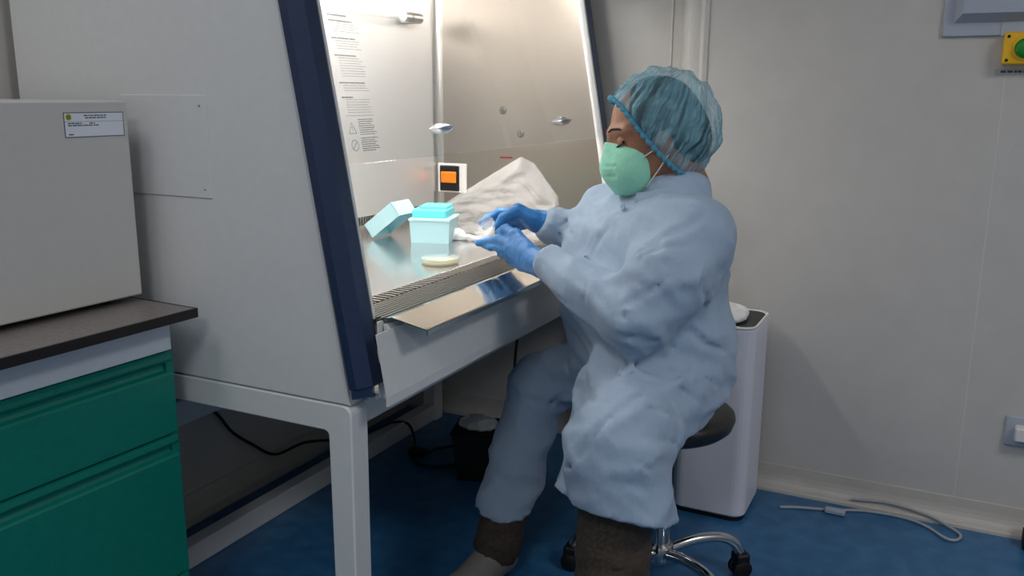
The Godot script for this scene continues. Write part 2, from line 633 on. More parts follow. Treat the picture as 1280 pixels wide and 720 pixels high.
func room() -> void:
	struct("floor", span(Vector3(-1.05, -0.1, -1.6), Vector3(3.0, 0, 3.2), 0.001, 1), M.floor)
	struct("ceiling", span(Vector3(-1.05, 2.55, -1.6), Vector3(3.0, 2.65, 3.2), 0.001, 1), M.ceiling)
	struct("wall_left", span(Vector3(-1.05, 0, -1.6), Vector3(-0.92, 2.55, 3.2), 0.001, 1), M.wall)
	struct("wall_right", span(Vector3(2.9, 0, -1.6), Vector3(3.0, 2.55, 3.2), 0.001, 1), M.wall)
	struct("wall_front", span(Vector3(-0.92, 0, 3.1), Vector3(2.9, 2.55, 3.2), 0.001, 1), M.wall)
	# the back wall steps: a recess behind the cabinet, then the near panels right of a rounded corner profile
	struct("wall_back", span(Vector3(-0.92, 0, -1.6), Vector3(0.16, 2.55, -1.47), 0.001, 1), M.wall)
	var near := MB.new()
	for x in [[0.21, 0.958], [0.961, 2.9]]:
		near.rbox(Vector3((x[0] + x[1]) / 2, 1.275, -1.4675), Vector3(x[1] - x[0], 2.55, 0.265), 0.0015, 1)
	struct("wall_back_near", near, M.wall)
	struct("trim_1", span(Vector3(0.956, 0.07, -1.40), Vector3(0.963, 2.55, -1.3355), 0.001, 1), M.seam)
	# vertical corner profile of the step: two beads and a hollow
	var pr := MB.new()
	var poly := PackedVector2Array([Vector2(0.10, -1.48), Vector2(0.10, -1.455)])
	for i in 9:
		var a := PI - PI / 2 * i / 8.0
		poly.append(Vector2(0.165 + 0.045 * cos(a), -1.40 + 0.055 * sin(a)) + Vector2(0.0, 0.0))
	poly.append_array([Vector2(0.185, -1.345), Vector2(0.190, -1.331), Vector2(0.200, -1.327), Vector2(0.212, -1.330), Vector2(0.216, -1.338), Vector2(0.216, -1.48)])
	pr.prism(poly, 0.0, -2.55, 0.0, Transform3D(Basis(Vector3.RIGHT, Vector3.BACK, Vector3.DOWN), Vector3.ZERO))
	struct("trim_2", pr, M.wall)
	struct("trim_3", span(Vector3(0.062, 0.07, -1.475), Vector3(0.068, 2.55, -1.466), 0.001, 1), M.seam)
	# coved skirting
	var cove := PackedVector2Array([Vector2(0, 0), Vector2(0.034, 0), Vector2(0.033, 0.008)])
	for i in 7:
		var a2 := PI / 2 * i / 6.0
		cove.append(Vector2(0.006 + 0.024 * (1.0 - sin(a2)), 0.012 + 0.05 * (1.0 - cos(a2))))
	cove.append_array([Vector2(0.005, 0.075), Vector2(0, 0.076)])
	var cb := MB.new()
	cb.prism(cove, -2.9, -0.2, 0.0, Transform3D(Basis(Vector3(0, 0, 1), Vector3.UP, Vector3(-1, 0, 0)), Vector3(0, 0, -1.336)))
	struct("baseboard_back", cb, M.cove)
	var cr2 := MB.new()
	cr2.prism(cove, -0.2, 0.92, 0.0, Transform3D(Basis(Vector3(0, 0, 1), Vector3.UP, Vector3(-1, 0, 0)), Vector3(0, 0, -1.471)))
	struct("baseboard_recess", cr2, M.cove)
	var cl := MB.new()
	cl.prism(cove, -1.47, 3.1, 0.0, Transform3D(Basis.IDENTITY, Vector3(-0.921, 0, 0)))
	struct("baseboard_left", cl, M.cove)
	# ceiling light panels (outside the frame; they light the room)
	var spots := [[Vector3(2.35, 2.535, 0.5), 2.2], [Vector3(-0.50, 2.535, 1.2), 0.62], [Vector3(0.75, 2.535, 2.2), 1.7]]
	for i in spots.size():
		var t := thing("ceiling_light", ["square white ceiling light panel above the right side of the room", "square white ceiling light panel above the near end of the bench", "square white ceiling light panel behind the viewer by the front wall"][i], "light", spots[i][0])
		put("frame", bx(Vector3.ZERO, Vector3(0.62, 0.03, 0.62), 0.004), M.white, t)
		put("diffuser", bx(Vector3(0, -0.016, 0), Vector3(0.58, 0.006, 0.58), 0.002, 1), M.panel, t)
		area("panel_light", t, Vector3(0, -0.025, 0), Vector2(0.58, 0.58), spots[i][1], Color(0.985, 0.985, 1.0))


# a frame along the leaning front: local X out of the sash, Y along the width, Z down the slope
func lean() -> Transform3D:
	return Transform3D(Basis(Vector3(cos(TILT), sin(TILT), 0), Vector3(0, 0, 1), Vector3(sin(TILT), -cos(TILT), 0)), Vector3(0.007, 0.637, 0))

func front_x(y: float) -> float:
	return 0.007 - tan(TILT) * (y - 0.637)


func cabinet() -> void:
	var t := thing("biosafety_cabinet", "large off-white biosafety cabinet with navy front edges, glass sash and lit steel interior", "cabinet", Vector3.ZERO)
	var L := lean()
	# side panels
	var side := PackedVector2Array([Vector2(-0.070, 0.597), Vector2(front_x(1.95) - 0.0725, 1.95), Vector2(-0.89, 1.95), Vector2(-0.89, 0.597)])
	for z in [[-0.045, 0.0], [-1.40, -1.355]]:
		var mb := MB.new()
		mb.prism(side, z[0], z[1], 0.003)
		var p := put("side_panel", mb, M.paint, t)
		if z[1] == 0.0:
			var cov := MB.new()
			cov.rbox(Vector3(-0.478, 1.0515, 0.001), Vector3(0.222, 0.189, 0.003), 0.0012, 1)
			var c := put("access_cover", cov, M.paint, p)
			c.set_meta("label", "thin square access cover plate")
			for s in [Vector3(-0.383, 1.127, 0.0025), Vector3(-0.382, 0.974, 0.0025)]:
				var sc := MB.new()
				sc.lathe([Vector2(0.0001, 0.0016), Vector2(0.002, 0.0014), Vector2(0.003, 0.0004), Vector2(0.003, -0.001)], 12, Transform3D(Basis(Vector3.RIGHT, Vector3.BACK, Vector3.DOWN), s))
				put("cover_screw", sc, M.chrome, p)
	put("base_panel", span(Vector3(-0.885, 0.598, -1.354), Vector3(-0.04, 0.612, -0.046), 0.002, 1), M.paint, t)
	put("back_panel", span(Vector3(-0.888, 0.612, -1.354), Vector3(-0.872, 1.945, -0.046), 0.002, 1), M.paint, t)
	put("top_panel", span(Vector3(-0.885, 1.92, -1.354), Vector3(-0.24, 1.95, -0.046), 0.002, 1), M.paint, t)
	var fas := MB.new()
	fas.prism(PackedVector2Array([Vector2(-0.07, -1.345), Vector2(-0.036, -1.345), Vector2(-0.036, -0.055), Vector2(-0.07, -0.055)]), -1.33, -0.885, 0.003, L)
	put("header_panel", fas, M.paint, t)
	# navy edge trims with a broad outer chamfer
	var sec := PackedVector2Array([Vector2(-0.0725, 0.004), Vector2(-0.056, 0.004), Vector2(-0.034, -0.016), Vector2(-0.034, -0.049), Vector2(-0.040, -0.055), Vector2(-0.0725, -0.055)])
	for s in 2:
		var q := PackedVector2Array()
		for p in sec:
			q.append(p if s == 0 else Vector2(p.x, -1.40 - p.y))
		var mb := MB.new()
		mb.prism(q, -1.335, -0.004, 0.002, L)
		mb.box6([Vector3(-0.0655, 0.597, q[0].y), Vector3(-0.052, 0.600, q[1].y), Vector3(-0.030, 0.618, q[3].y), Vector3(-0.060, 0.612, q[5].y), Vector3(-0.069, 0.640, q[0].y), Vector3(-0.052, 0.645, q[1].y), Vector3(-0.029, 0.645, q[3].y), Vector3(-0.062, 0.640, q[5].y)])
		var tr := put("edge_trim", mb, M.navy, t)
		if s == 1:
			put("tag", bx(L * Vector3(-0.050, -1.4045, -0.70), Vector3(0.002, 0.014, 0.012), 0.0005, 1), M.boxgrey, tr)
	var jl := MB.new()
	jl.prism(PackedVector2Array([Vector2(-0.060, -0.056), Vector2(-0.037, -0.056), Vector2(-0.037, -0.063), Vector2(-0.060, -0.063)]), -0.96, -0.12, 0.001, L)
	put("sash_guide", jl, M.white, t)
	var jr := MB.new()
	jr.prism(PackedVector2Array([Vector2(-0.058, -1.346), Vector2(-0.037, -1.346), Vector2(-0.037, -1.336), Vector2(-0.058, -1.336)]), -0.96, -0.12, 0.001, L)
	put("sash_guide", jr, M.white, t)
	# glass sash, its grips, and the printed instructions on it
	var gl := MB.new()
	gl.prism(PackedVector2Array([Vector2(-0.051, -1.338), Vector2(-0.045, -1.338), Vector2(-0.045, -0.06), Vector2(-0.051, -0.06)]), -0.95, -0.401, 0.001, L)
	var sash := put("glass_sash", gl, M.glass, t)
	for z in [-0.403, -1.048]:
		var gr := MB.new()
		gr.lathe([Vector2(0.0001, 0.0105), Vector2(0.011, 0.0098), Vector2(0.0125, 0.0078), Vector2(0.020, 0.0050), Vector2(0.0265, 0.0012), Vector2(0.0272, 0.0), Vector2(0.0262, -0.0014), Vector2(0.020, -0.0072), Vector2(0.011, -0.0112), Vector2(0.0001, -0.0125)], 40, Transform3D(Basis(Vector3(1, 0.12, 0).normalized(), Vector3(-0.12, 1, 0).normalized(), Vector3.BACK), L * Vector3(-0.038, z, -0.457)), 1.0)
		put("sash_grip", gr, M.grip, sash)
	var dec := MB.new()
	var du := -0.0446
	dec.face([L * Vector3(du, -0.086, -0.672), L * Vector3(du, -0.182, -0.672), L * Vector3(du, -0.182, -0.418), L * Vector3(du, -0.086, -0.418)], L.basis.x, [Vector2(0, 0), Vector2(1, 0), Vector2(1, 1), Vector2(0, 1)])
	var dm := mat(Color.WHITE, 0.6, 0.0, "instruction_print")
	dm.albedo_texture = instruction_print()
	dm.transparency = BaseMaterial3D.TRANSPARENCY_ALPHA
	dm.cull_mode = BaseMaterial3D.CULL_DISABLED
	var dn := put("instruction_print", dec, dm, sash)
	dn.set_meta("label", "column of small printed instructions with warning signs")
	# steel lining: one steel, with light and shade put into its two colours
	var li := PackedVector2Array([Vector2(-0.692, 0.70), Vector2(front_x(0.70) - 0.045, 0.70), Vector2(front_x(1.62) - 0.045, 1.62), Vector2(-0.692, 1.62)])
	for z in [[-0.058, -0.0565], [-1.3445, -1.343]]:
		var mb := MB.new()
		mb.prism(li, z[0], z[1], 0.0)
		put("side_lining", mb, M.shaded_side_steel, t)
	put("back_lining", span(Vector3(-0.695, 0.792, -1.343), Vector3(-0.69, 1.62, -0.058), 0.001, 1), M.lit_back_steel, t)
	for z in [-1.0, 1.0]:
		var co := MB.new()
		var zc := -1.318 if z < 0 else -0.083
		var ids := []
		for i in 9:
			var a := PI / 2 * i / 8.0
			var nn := Vector3(cos(a), 0, -z * sin(a))
			var p := Vector3(-0.665 - 0.025 * cos(a), 0, zc + z * 0.025 * sin(a))
			ids.append([co.vert(p + Vector3(0, 0.758, 0), nn), co.vert(p + Vector3(0, 1.62, 0), nn)])
		for i in 8:
			co.quad(ids[i][0], ids[i][1], ids[i + 1][1], ids[i + 1][0])
		put("corner_cove", co, M.steel, t)
	put("inner_ceiling", span(Vector3(-0.69, 1.60, -1.343), Vector3(front_x(1.6) - 0.04, 1.62, -0.058), 0.001, 1), M.white, t)
	put("work_deck", span(Vector3(-0.69, 0.743, -1.342), Vector3(-0.146, 0.755, -0.059), 0.003), M.deck, t)
	var rs := MB.new()
	var z1 := -0.065
	while z1 > -1.338:
		rs.rbox(Vector3(-0.692, 0.779, z1), Vector3(0.004, 0.028, 0.006), 0.001, 1)
		z1 -= 0.0125
	rs.rbox(Vector3(-0.692, 0.760, -0.70), Vector3(0.005, 0.012, 1.28), 0.001, 1)
	put("rear_slot_bars", rs, M.steel, t).set_meta("kind", "stuff")
	# front grille: a row of short slots, then long ones, over the open plenum below the deck
	var gb := MB.new()
	z1 = -0.064
	while z1 > -1.338:
		gb.rbox(Vector3(-0.1285, 0.7430, z1), Vector3(0.035, 0.0236, 0.0048), 0.0005, 1)
		z1 -= 0.0170
	for i in 8:
		gb.rbox(Vector3(-0.106 + 0.0098 * i, 0.7460, -0.7005), Vector3(0.0030, 0.0150, 1.282), 0.0004, 1)
	z1 = -0.064
	while z1 > -1.338:
		gb.rbox(Vector3(-0.072, 0.7440, z1), Vector3(0.078, 0.010, 0.003), 0.0004, 1)
		z1 -= 0.256
	put("grille_bars", gb, mat(Color(0.62, 0.61, 0.59), 0.42, 0.9, "grille_steel"), t).set_meta("kind", "stuff")
	put("added_leak_plate", span(Vector3(-0.0375, 0.604, -1.354), Vector3(-0.0335, 0.748, -0.046), 0.001, 1), M.paint, t)  # hidden plate, added to stop lamp light leaking out beside the apron
	# folded steel arm rest
	var tray := MB.new()
	tray.prism(PackedVector2Array([Vector2(-0.036, 0.7515), Vector2(-0.012, 0.7565), Vector2(0.060, 0.7425), Vector2(0.0635, 0.7405), Vector2(0.0625, 0.732), Vector2(0.0610, 0.732), Vector2(0.0610, 0.7395), Vector2(0.0595, 0.7405), Vector2(-0.012, 0.7545), Vector2(-0.035, 0.7500)]), -1.340, -0.0585, 0.0)
	put("arm_rest", tray, M.polished, t)
	for zz in [-0.115, -1.29]:
		put("arm_rest_bracket", bx(Vector3(0.0, 0.738, zz), Vector3(0.05, 0.018, 0.012), 0.003), M.steel, t)
	var ap := MB.new()
	ap.prism(PackedVector2Array([Vector2(0.002, 0.606), Vector2(0.002, 0.622), Vector2(-0.018, 0.733), Vector2(-0.024, 0.742), Vector2(-0.032, 0.742), Vector2(-0.012, 0.615), Vector2(-0.04, 0.606), Vector2(-0.04, 0.599), Vector2(-0.006, 0.599)]), -1.342, -0.058, 0.001)
	var an := put("front_apron", ap, M.paint, t)
	var pl := MB.new()
	pl.prism(PackedVector2Array([Vector2(0.006, 0.604), Vector2(0.006, 0.622), Vector2(-0.014, 0.735), Vector2(-0.0165, 0.735), Vector2(0.003, 0.621), Vector2(0.003, 0.604)]), -1.388, -0.012, 0.0)
	put("apron_cover", pl, M.paint, an)
	# fittings on the far side wall
	put("outlet_plate", span(Vector3(-0.682, 0.829, -1.343), Vector3(-0.574, 0.925, -1.332), 0.003), M.white, t)
	var bz := put("outlet_bezel", span(Vector3(-0.672, 0.834, -1.334), Vector3(-0.599, 0.918, -1.326), 0.004), M.black, t)
	put("amber_flap", span(Vector3(-0.664, 0.861, -1.327), Vector3(-0.606, 0.899, -1.318), 0.004), M.amber, bz).set_meta("label", "amber outlet cover flap")
	for p in [Vector3(-0.443, 1.10, -1.343), Vector3(-0.380, 1.028, -1.343)]:
		var tp := MB.new()
		tp.lathe([Vector2(0.0001, 0.007), Vector2(0.004, 0.007), Vector2(0.0045, 0.004), Vector2(0.010, 0.004), Vector2(0.0125, 0.002), Vector2(0.013, 0.0)], 24, Transform3D(Basis(Vector3.RIGHT, Vector3.BACK, Vector3.DOWN), p).scaled_local(Vector3(1, 1, 1)))
		tp.rbox(p + Vector3(0, 0, 0.007), Vector3(0.003, 0.016, 0.006), 0.001, 1)
		put("service_plug", tp, mat(Color(0.42, 0.40, 0.37), 0.4, 0.7, "plug_metal"), t)
	var mk := put("level_mark", bx(Vector3(-0.430, 0.951, -1.3425), Vector3(0.045, 0.006, 0.001), 0.0004, 1), M.red, t)
	mk.set_meta("label", "short red level mark")
	put("level_mark", bx(L * Vector3(-0.0335, -1.362, -0.425), Vector3(0.002, 0.006, 0.024), 0.0004, 1), M.red, t)
	# lamps: an unlit ultraviolet tube on the back, lit tubes under the inner ceiling
	var uv := MB.new()
	uv.tube([Vector3(-0.655, 1.377, -0.2), Vector3(-0.655, 1.377, -1.12)], 0.0125, 20)
	var tube := put("ultraviolet_tube", uv, glassy(Color(0.9, 0.92, 0.92), 0.07, 0.05, "tube_glass"), t)
	var hold := MB.new()
	hold.tube([Vector3(-0.655, 1.377, -1.10), Vector3(-0.655, 1.377, -1.135), Vector3(-0.655, 1.377, -1.136), Vector3(-0.655, 1.377, -1.19)], [0.0135, 0.0135, 0.016, 0.0155], 20)
	hold.rbox(Vector3(-0.674, 1.372, -1.16), Vector3(0.036, 0.022, 0.05), 0.004)
	put("tube_holder", hold, M.steel, tube)
	for x in [-0.215, -0.275]:
		var lt := MB.new()
		lt.tube([Vector3(x, 1.575, -0.14), Vector3(x, 1.575, -1.06)], 0.013, 16)
		put("lamp_tube", lt, M.lamp, t)
	for z in [-0.12, -1.08]:
		put("lamp_holder", bx(Vector3(-0.245, 1.585, z), Vector3(0.12, 0.03, 0.04), 0.004), M.white, t)
	for i in 4:
		var l := OmniLight3D.new()
		l.name = "cabinet_light"
		l.light_energy = 0.235
		l.light_color = Color(1.0, 0.985, 0.97)
		l.light_size = 0.05
		l.omni_range = 12.0
		l.omni_attenuation = 2.0
		l.shadow_enabled = true
		l.position = Vector3(-0.245, 1.545, -0.26 - 0.227 * i)
		t.add_child(l, true)


func dash_rows(im: Image, x0: int, x1: int, y: int, rows: int, step: int, h: int, c: Color, first_bold := true) -> void:
	for r in rows:
		var x := x0 + (0 if r == 0 and first_bold else 14)
		var stop := x1 - rng.randi_range(0, 40)
		while x < stop:
			var w := rng.randi_range(6, 22)
			im.fill_rect(Rect2i(x, y + r * step, mini(w, stop - x), h + (2 if r == 0 and first_bold else 0)), c)
			x += w + rng.randi_range(2, 4)


func instruction_print() -> ImageTexture:
	var im := Image.create(256, 720, false, Image.FORMAT_RGBA8)
	im.fill(Color(1, 1, 1, 0.0))
	var ink := Color(0.12, 0.11, 0.11, 0.80)
	var soft := Color(0.16, 0.15, 0.14, 0.52)
	dash_rows(im, 4, 190, 6, 1, 10, 4, ink)
	var y := 34
	for n in [5, 5, 9, 4]:
		dash_rows(im, 6, 214, y, 1, 10, 4, ink)
		dash_rows(im, 20, 240, y + 15, n - 1, 13, 3, soft, false)
		y += n * 13 + 22
	dash_rows(im, 6, 100, y, 1, 12, 4, ink)
	dash_rows(im, 20, 240, y + 14, 6, 13, 3, soft, false)
	y += 96
	im.fill_rect(Rect2i(10, y, 226, 2), ink)
	y += 12
	dash_rows(im, 88, 246, y + 8, 8, 11, 4, ink, false)
	for k in 58:   # warning triangle
		for e in [-1, 1]:
			im.fill_rect(Rect2i(44 + e * k * 30 / 58, y + 22 + k, 3, 3), ink)
	im.fill_rect(Rect2i(15, y + 79, 62, 3), ink)
	im.fill_rect(Rect2i(44, y + 42, 3, 22), ink)
	im.fill_rect(Rect2i(44, y + 68, 3, 4), ink)
	y += 100
	dash_rows(im, 88, 250, y + 4, 7, 11, 4, ink, false)
	for k in 90:   # no-entry ring
		var a := TAU * k / 90.0
		im.fill_rect(Rect2i(44 + int(28 * cos(a)), y + 40 + int(28 * sin(a)), 3, 3), ink)
	for k in 40:
		im.fill_rect(Rect2i(25 + k, y + 60 - k, 3, 3), ink)
	return ImageTexture.create_from_image(im)


func stand() -> void:
	var t := thing("cabinet_stand", "pale grey steel frame with square legs that carries the biosafety cabinet", "stand")
	for z in [[-0.052, 0.0], [-1.40, -1.348]]:
		var mb := MB.new()
		var q := PackedVector2Array([Vector2(-0.118, 0.0), Vector2(-0.070, 0.0), Vector2(-0.0665, 0.575)])
		for i in 5:
			var a := PI / 2 * i / 4.0
			q.append(Vector2(-0.0845 + 0.018 * cos(a), 0.577 + 0.018 * sin(a)))
		q.append_array([Vector2(-0.765, 0.595), Vector2(-0.765, 0.0), Vector2(-0.715, 0.0), Vector2(-0.715, 0.540)])
		for i in 4:
			var a := PI / 2 * i / 3.0
			q.append(Vector2(-0.130 + 0.010 * sin(a), 0.540 - 0.010 * (1.0 - cos(a))))
		mb.prism(q, z[0], z[1], 0.003)
		var f := put("side_frame", mb, M.paint, t)
		if z[1] == 0.0:
			var bo := MB.new()
			bo.lathe([Vector2(0.0001, 0.002), Vector2(0.0035, 0.002), Vector2(0.006, 0.001), Vector2(0.0062, -0.001)], 16, Transform3D(Basis(Vector3.RIGHT, Vector3.BACK, Vector3.DOWN), Vector3(-0.092, 0.232, 0.0)))
			put("bolt", bo, M.dark, f)
	put("rear_stretcher", span(Vector3(-0.765, 0.0, -1.36), Vector3(-0.720, 0.058, -0.04), 0.004), M.paint, t)
	put("rear_rail", span(Vector3(-0.755, 0.372, -1.36), Vector3(-0.722, 0.434, -0.04), 0.004), M.paint, t)
	put("front_rail", span(Vector3(-0.115, 0.545, -1.36), Vector3(-0.075, 0.592, -0.04), 0.004), M.paint, t)


func bench() -> void:
	# the bench stands a little askew to the cabinet
	var turn := deg_to_rad(-2.6)
	var at := Vector3(-0.447, 0, 0.05)
	var X := Transform3D(Basis(Vector3.UP, turn), at)
	var t := thing("drawer_cabinet", "green laminate drawer unit with a pale top rail under the dark-edged worktop", "drawers", at, turn)
	put("body", span(Vector3(-0.46, 0.08, 0.001), Vector3(-0.022, 0.735, 1.25), 0.003), M.rail, t)
	put("end_panel", span(Vector3(-0.46, 0.0, -0.004), Vector3(-0.006, 0.663, 0.014), 0.002), M.green, t)
	put("top_rail", span(Vector3(-0.024, 0.666, 0.0), Vector3(-0.003, 0.737, 1.25), 0.002), M.rail, t)
	put("plinth", span(Vector3(-0.44, 0.0, 0.02), Vector3(-0.06, 0.08, 1.25), 0.002, 1), M.dark, t)
	for d in [[0.499, 0.6625], [0.20, 0.495], [0.085, 0.196]]:
		var top: float = d[1]
		var q := PackedVector2Array([Vector2(-0.021, d[0]), Vector2(-0.003, d[0]), Vector2(0.0, d[0] + 0.003), Vector2(0.0, top - 0.044), Vector2(-0.003, top - 0.040), Vector2(-0.011, top - 0.036), Vector2(-0.014, top - 0.030), Vector2(-0.013, top - 0.024), Vector2(-0.003, top - 0.018), Vector2(0.0, top - 0.013), Vector2(-0.001, top - 0.005), Vector2(-0.008, top), Vector2(-0.021, top)])
		var mb := MB.new()
		mb.prism(q, 0.002, 1.25, 0.001)
		put("drawer", mb, M.green, t)
	var w := thing("worktop", "grey laminate worktop with a dark edge band lying on the green drawer unit", "worktop", at, turn)
	put("slab", span(Vector3(-0.46, 0.738, -0.002), Vector3(0.066, 0.756, 1.30), 0.0015, 1), M.worktop, w)
	var eb := MB.new()
	eb.rbox(Vector3(0.068, 0.747, 0.649), Vector3(0.005, 0.018, 1.306), 0.001, 1)
	eb.rbox(Vector3(-0.195, 0.747, -0.0045), Vector3(0.53, 0.018, 0.005), 0.001, 1)
	put("edge_band", eb, M.edge, w)
	# white appliance on the worktop
	var a := thing("bench_appliance", "plain off-white box-shaped laboratory appliance with an inventory sticker on the worktop", "appliance", X * Vector3(-0.066, 0.756, 0.005), turn)
	put("housing", span(Vector3(-0.38, 0.014, 0.004), Vector3(-0.012, 0.380, 0.66), 0.006, 3), M.offwhite, a)
	put("front_panel", span(Vector3(-0.0125, 0.013, 0.0), Vector3(0.0, 0.379, 0.664), 0.004, 3), M.offwhite, a)
	for p in [Vector3(-0.05, 0.0065, 0.05), Vector3(-0.34, 0.0065, 0.05), Vector3(-0.05, 0.0065, 0.60), Vector3(-0.34, 0.0065, 0.60)]:
		var mb := MB.new()
		mb.lathe([Vector2(0.0001, -0.0065), Vector2(0.012, -0.0065), Vector2(0.014, 0.004), Vector2(0.014, 0.008)], 16, Transform3D(Basis.IDENTITY, p))
		put("foot", mb, M.rubber, a)
	var st := MB.new()
	var y0 := 0.316
	var y1 := 0.3595
	st.face([Vector3(0.0008, y1, 0.130), Vector3(0.0008, y1, 0.010), Vector3(0.0008, y0, 0.010), Vector3(0.0008, y0, 0.130)], Vector3.RIGHT, [Vector2(0, 0), Vector2(1, 0), Vector2(1, 1), Vector2(0, 1)])
	st.rbox(Vector3(0.0003, (y0 + y1) / 2, 0.07), Vector3(0.0008, y1 - y0, 0.12), 0.0002, 1)
	var sm := mat(Color.WHITE, 0.4, 0.0, "sticker_print")
	sm.albedo_texture = sticker_print()
	put("inventory_sticker", st, sm, a).set_meta("label", "white printed inventory sticker with a small emblem")


func sticker_print() -> ImageTexture:
	var im := Image.create(300, 110, false, Image.FORMAT_RGBA8)
	var edge := Color(0.40, 0.40, 0.42)
	im.fill(edge)
	im.fill_rect(Rect2i(4, 4, 292, 102), Color(0.86, 0.88, 0.91))
	im.fill_rect(Rect2i(4, 40, 292, 2), Color(0.55, 0.56, 0.58))
	var ink := Color(0.25, 0.25, 0.27)
	dash_rows(im, 84, 226, 12, 1, 10, 5, ink, false)
	dash_rows(im, 90, 226, 22, 1, 10, 5, ink, false)
	dash_rows(im, 4, 90, 46, 1, 10, 5, ink, false)
	dash_rows(im, 110, 170, 46, 1, 10, 5, ink, false)
	dash_rows(im, 4, 176, 55, 1, 10, 5, ink, false)
	dash_rows(im, 4, 50, 94, 1, 10, 5, ink, false)
	for y in 32:
		for x in 32:
			var r := Vector2(x - 15.5, y - 15.5).length()
			if r < 15.0:
				im.set_pixel(8 + x, 5 + y, Color(0.80, 0.76, 0.30) if r > 11.0 else Color(0.45, 0.52, 0.16))
	return ImageTexture.create_from_image(im)


func wall_fittings() -> void:
	var zw := -1.335
	var t := thing("wall_panel_box", "pale grey framed wall box with a raised cover at the upper right wall", "wall box", Vector3(1.05, 1.298, zw))
	put("back_frame", span(Vector3(-0.242, 0.0, 0.0), Vector3(0.35, 0.42, 0.012), 0.003), M.boxgrey, t)
	var cv := MB.new()
	cv.box6([Vector3(-0.218, 0.032, 0.012), Vector3(0.33, 0.032, 0.012), Vector3(0.33, 0.052, 0.05), Vector3(-0.200, 0.052, 0.05), Vector3(-0.218, 0.40, 0.012), Vector3(0.33, 0.40, 0.012), Vector3(0.33, 0.385, 0.05), Vector3(-0.200, 0.385, 0.05)])
	put("cover", cv, M.boxgrey, t)
	put("conduit", span(Vector3(-0.112, -0.002, 0.001), Vector3(-0.05, 0.033, 0.016), 0.002), M.boxgrey, t)
	var b := thing("push_button_box", "yellow square switch box with a round green push button on the right wall", "switch", Vector3(1.0, 1.268, zw))
	put("case", span(Vector3(-0.054, -0.040, 0.0), Vector3(0.054, 0.036, 0.045), 0.006, 3), M.yellow, b)
	for p in [Vector2(-0.044, 0.026), Vector2(0.044, 0.026), Vector2(-0.044, -0.030), Vector2(0.044, -0.030)]:
		var sc := MB.new()
		sc.lathe([Vector2(0.0001, 0.0015), Vector2(0.0038, 0.001), Vector2(0.004, -0.001)], 12, Transform3D(Basis(Vector3.RIGHT, Vector3.BACK, Vector3.DOWN), Vector3(p.x, p.y, 0.045)))
		put("screw", sc, M.dark, b)
	var cl := MB.new()
	cl.lathe([Vector2(0.0001, 0.002), Vector2(0.030, 0.002), Vector2(0.031, 0.0), Vector2(0.031, -0.002)], 28, Transform3D(Basis(Vector3.RIGHT, Vector3.BACK, Vector3.DOWN), Vector3(-0.006, -0.002, 0.046)))
	put("collar", cl, M.yellow, b)
	var gb := MB.new()
	gb.lathe([Vector2(0.0001, 0.016), Vector2(0.015, 0.0155), Vector2(0.021, 0.013), Vector2(0.0235, 0.008), Vector2(0.024, 0.0)], 32, Transform3D(Basis(Vector3.RIGHT, Vector3.BACK, Vector3.DOWN), Vector3(-0.006, -0.002, 0.047)))
	put("green_button", gb, M.greenbtn, b)
	var im := Image.create(128, 24, false, Image.FORMAT_RGBA8)
	im.fill(Color(0.66, 0.66, 0.68))
	dash_rows(im, 2, 140, 7, 1, 10, 8, Color(0.2, 0.2, 0.22), false)
	var lm := mat(Color.WHITE, 0.5, 0.0, "strip_print")
	lm.albedo_texture = ImageTexture.create_from_image(im)
	var ls := MB.new()
	ls.face([Vector3(0.935, 1.219, zw + 0.001), Vector3(1.04, 1.219, zw + 0.001), Vector3(1.04, 1.204, zw + 0.001), Vector3(0.935, 1.204, zw + 0.001)], Vector3.BACK, [Vector2(0, 0), Vector2(1, 0), Vector2(1, 1), Vector2(0, 1)])
	ls.rbox(Vector3(0.9875, 1.2115, zw + 0.0005), Vector3(0.105, 0.015, 0.0008), 0.0002, 1)
	tag(put("label_strip", ls, lm), "narrow pale printed label strip stuck below the yellow button box", "label")
	var o := thing("wall_outlet", "pale square wall outlet plate low on the right wall", "outlet", Vector3(1.098, 0.290, zw))
	put("plate", span(Vector3(-0.040, -0.040, 0.0), Vector3(0.046, 0.042, 0.010), 0.004, 3), M.boxgrey, o)
	tag(put("plug_adapter", span(Vector3(1.080, 0.275, zw + 0.010), Vector3(1.140, 0.312, zw + 0.048), 0.005, 3), M.white), "white plug adapter in the low wall outlet", "plug")


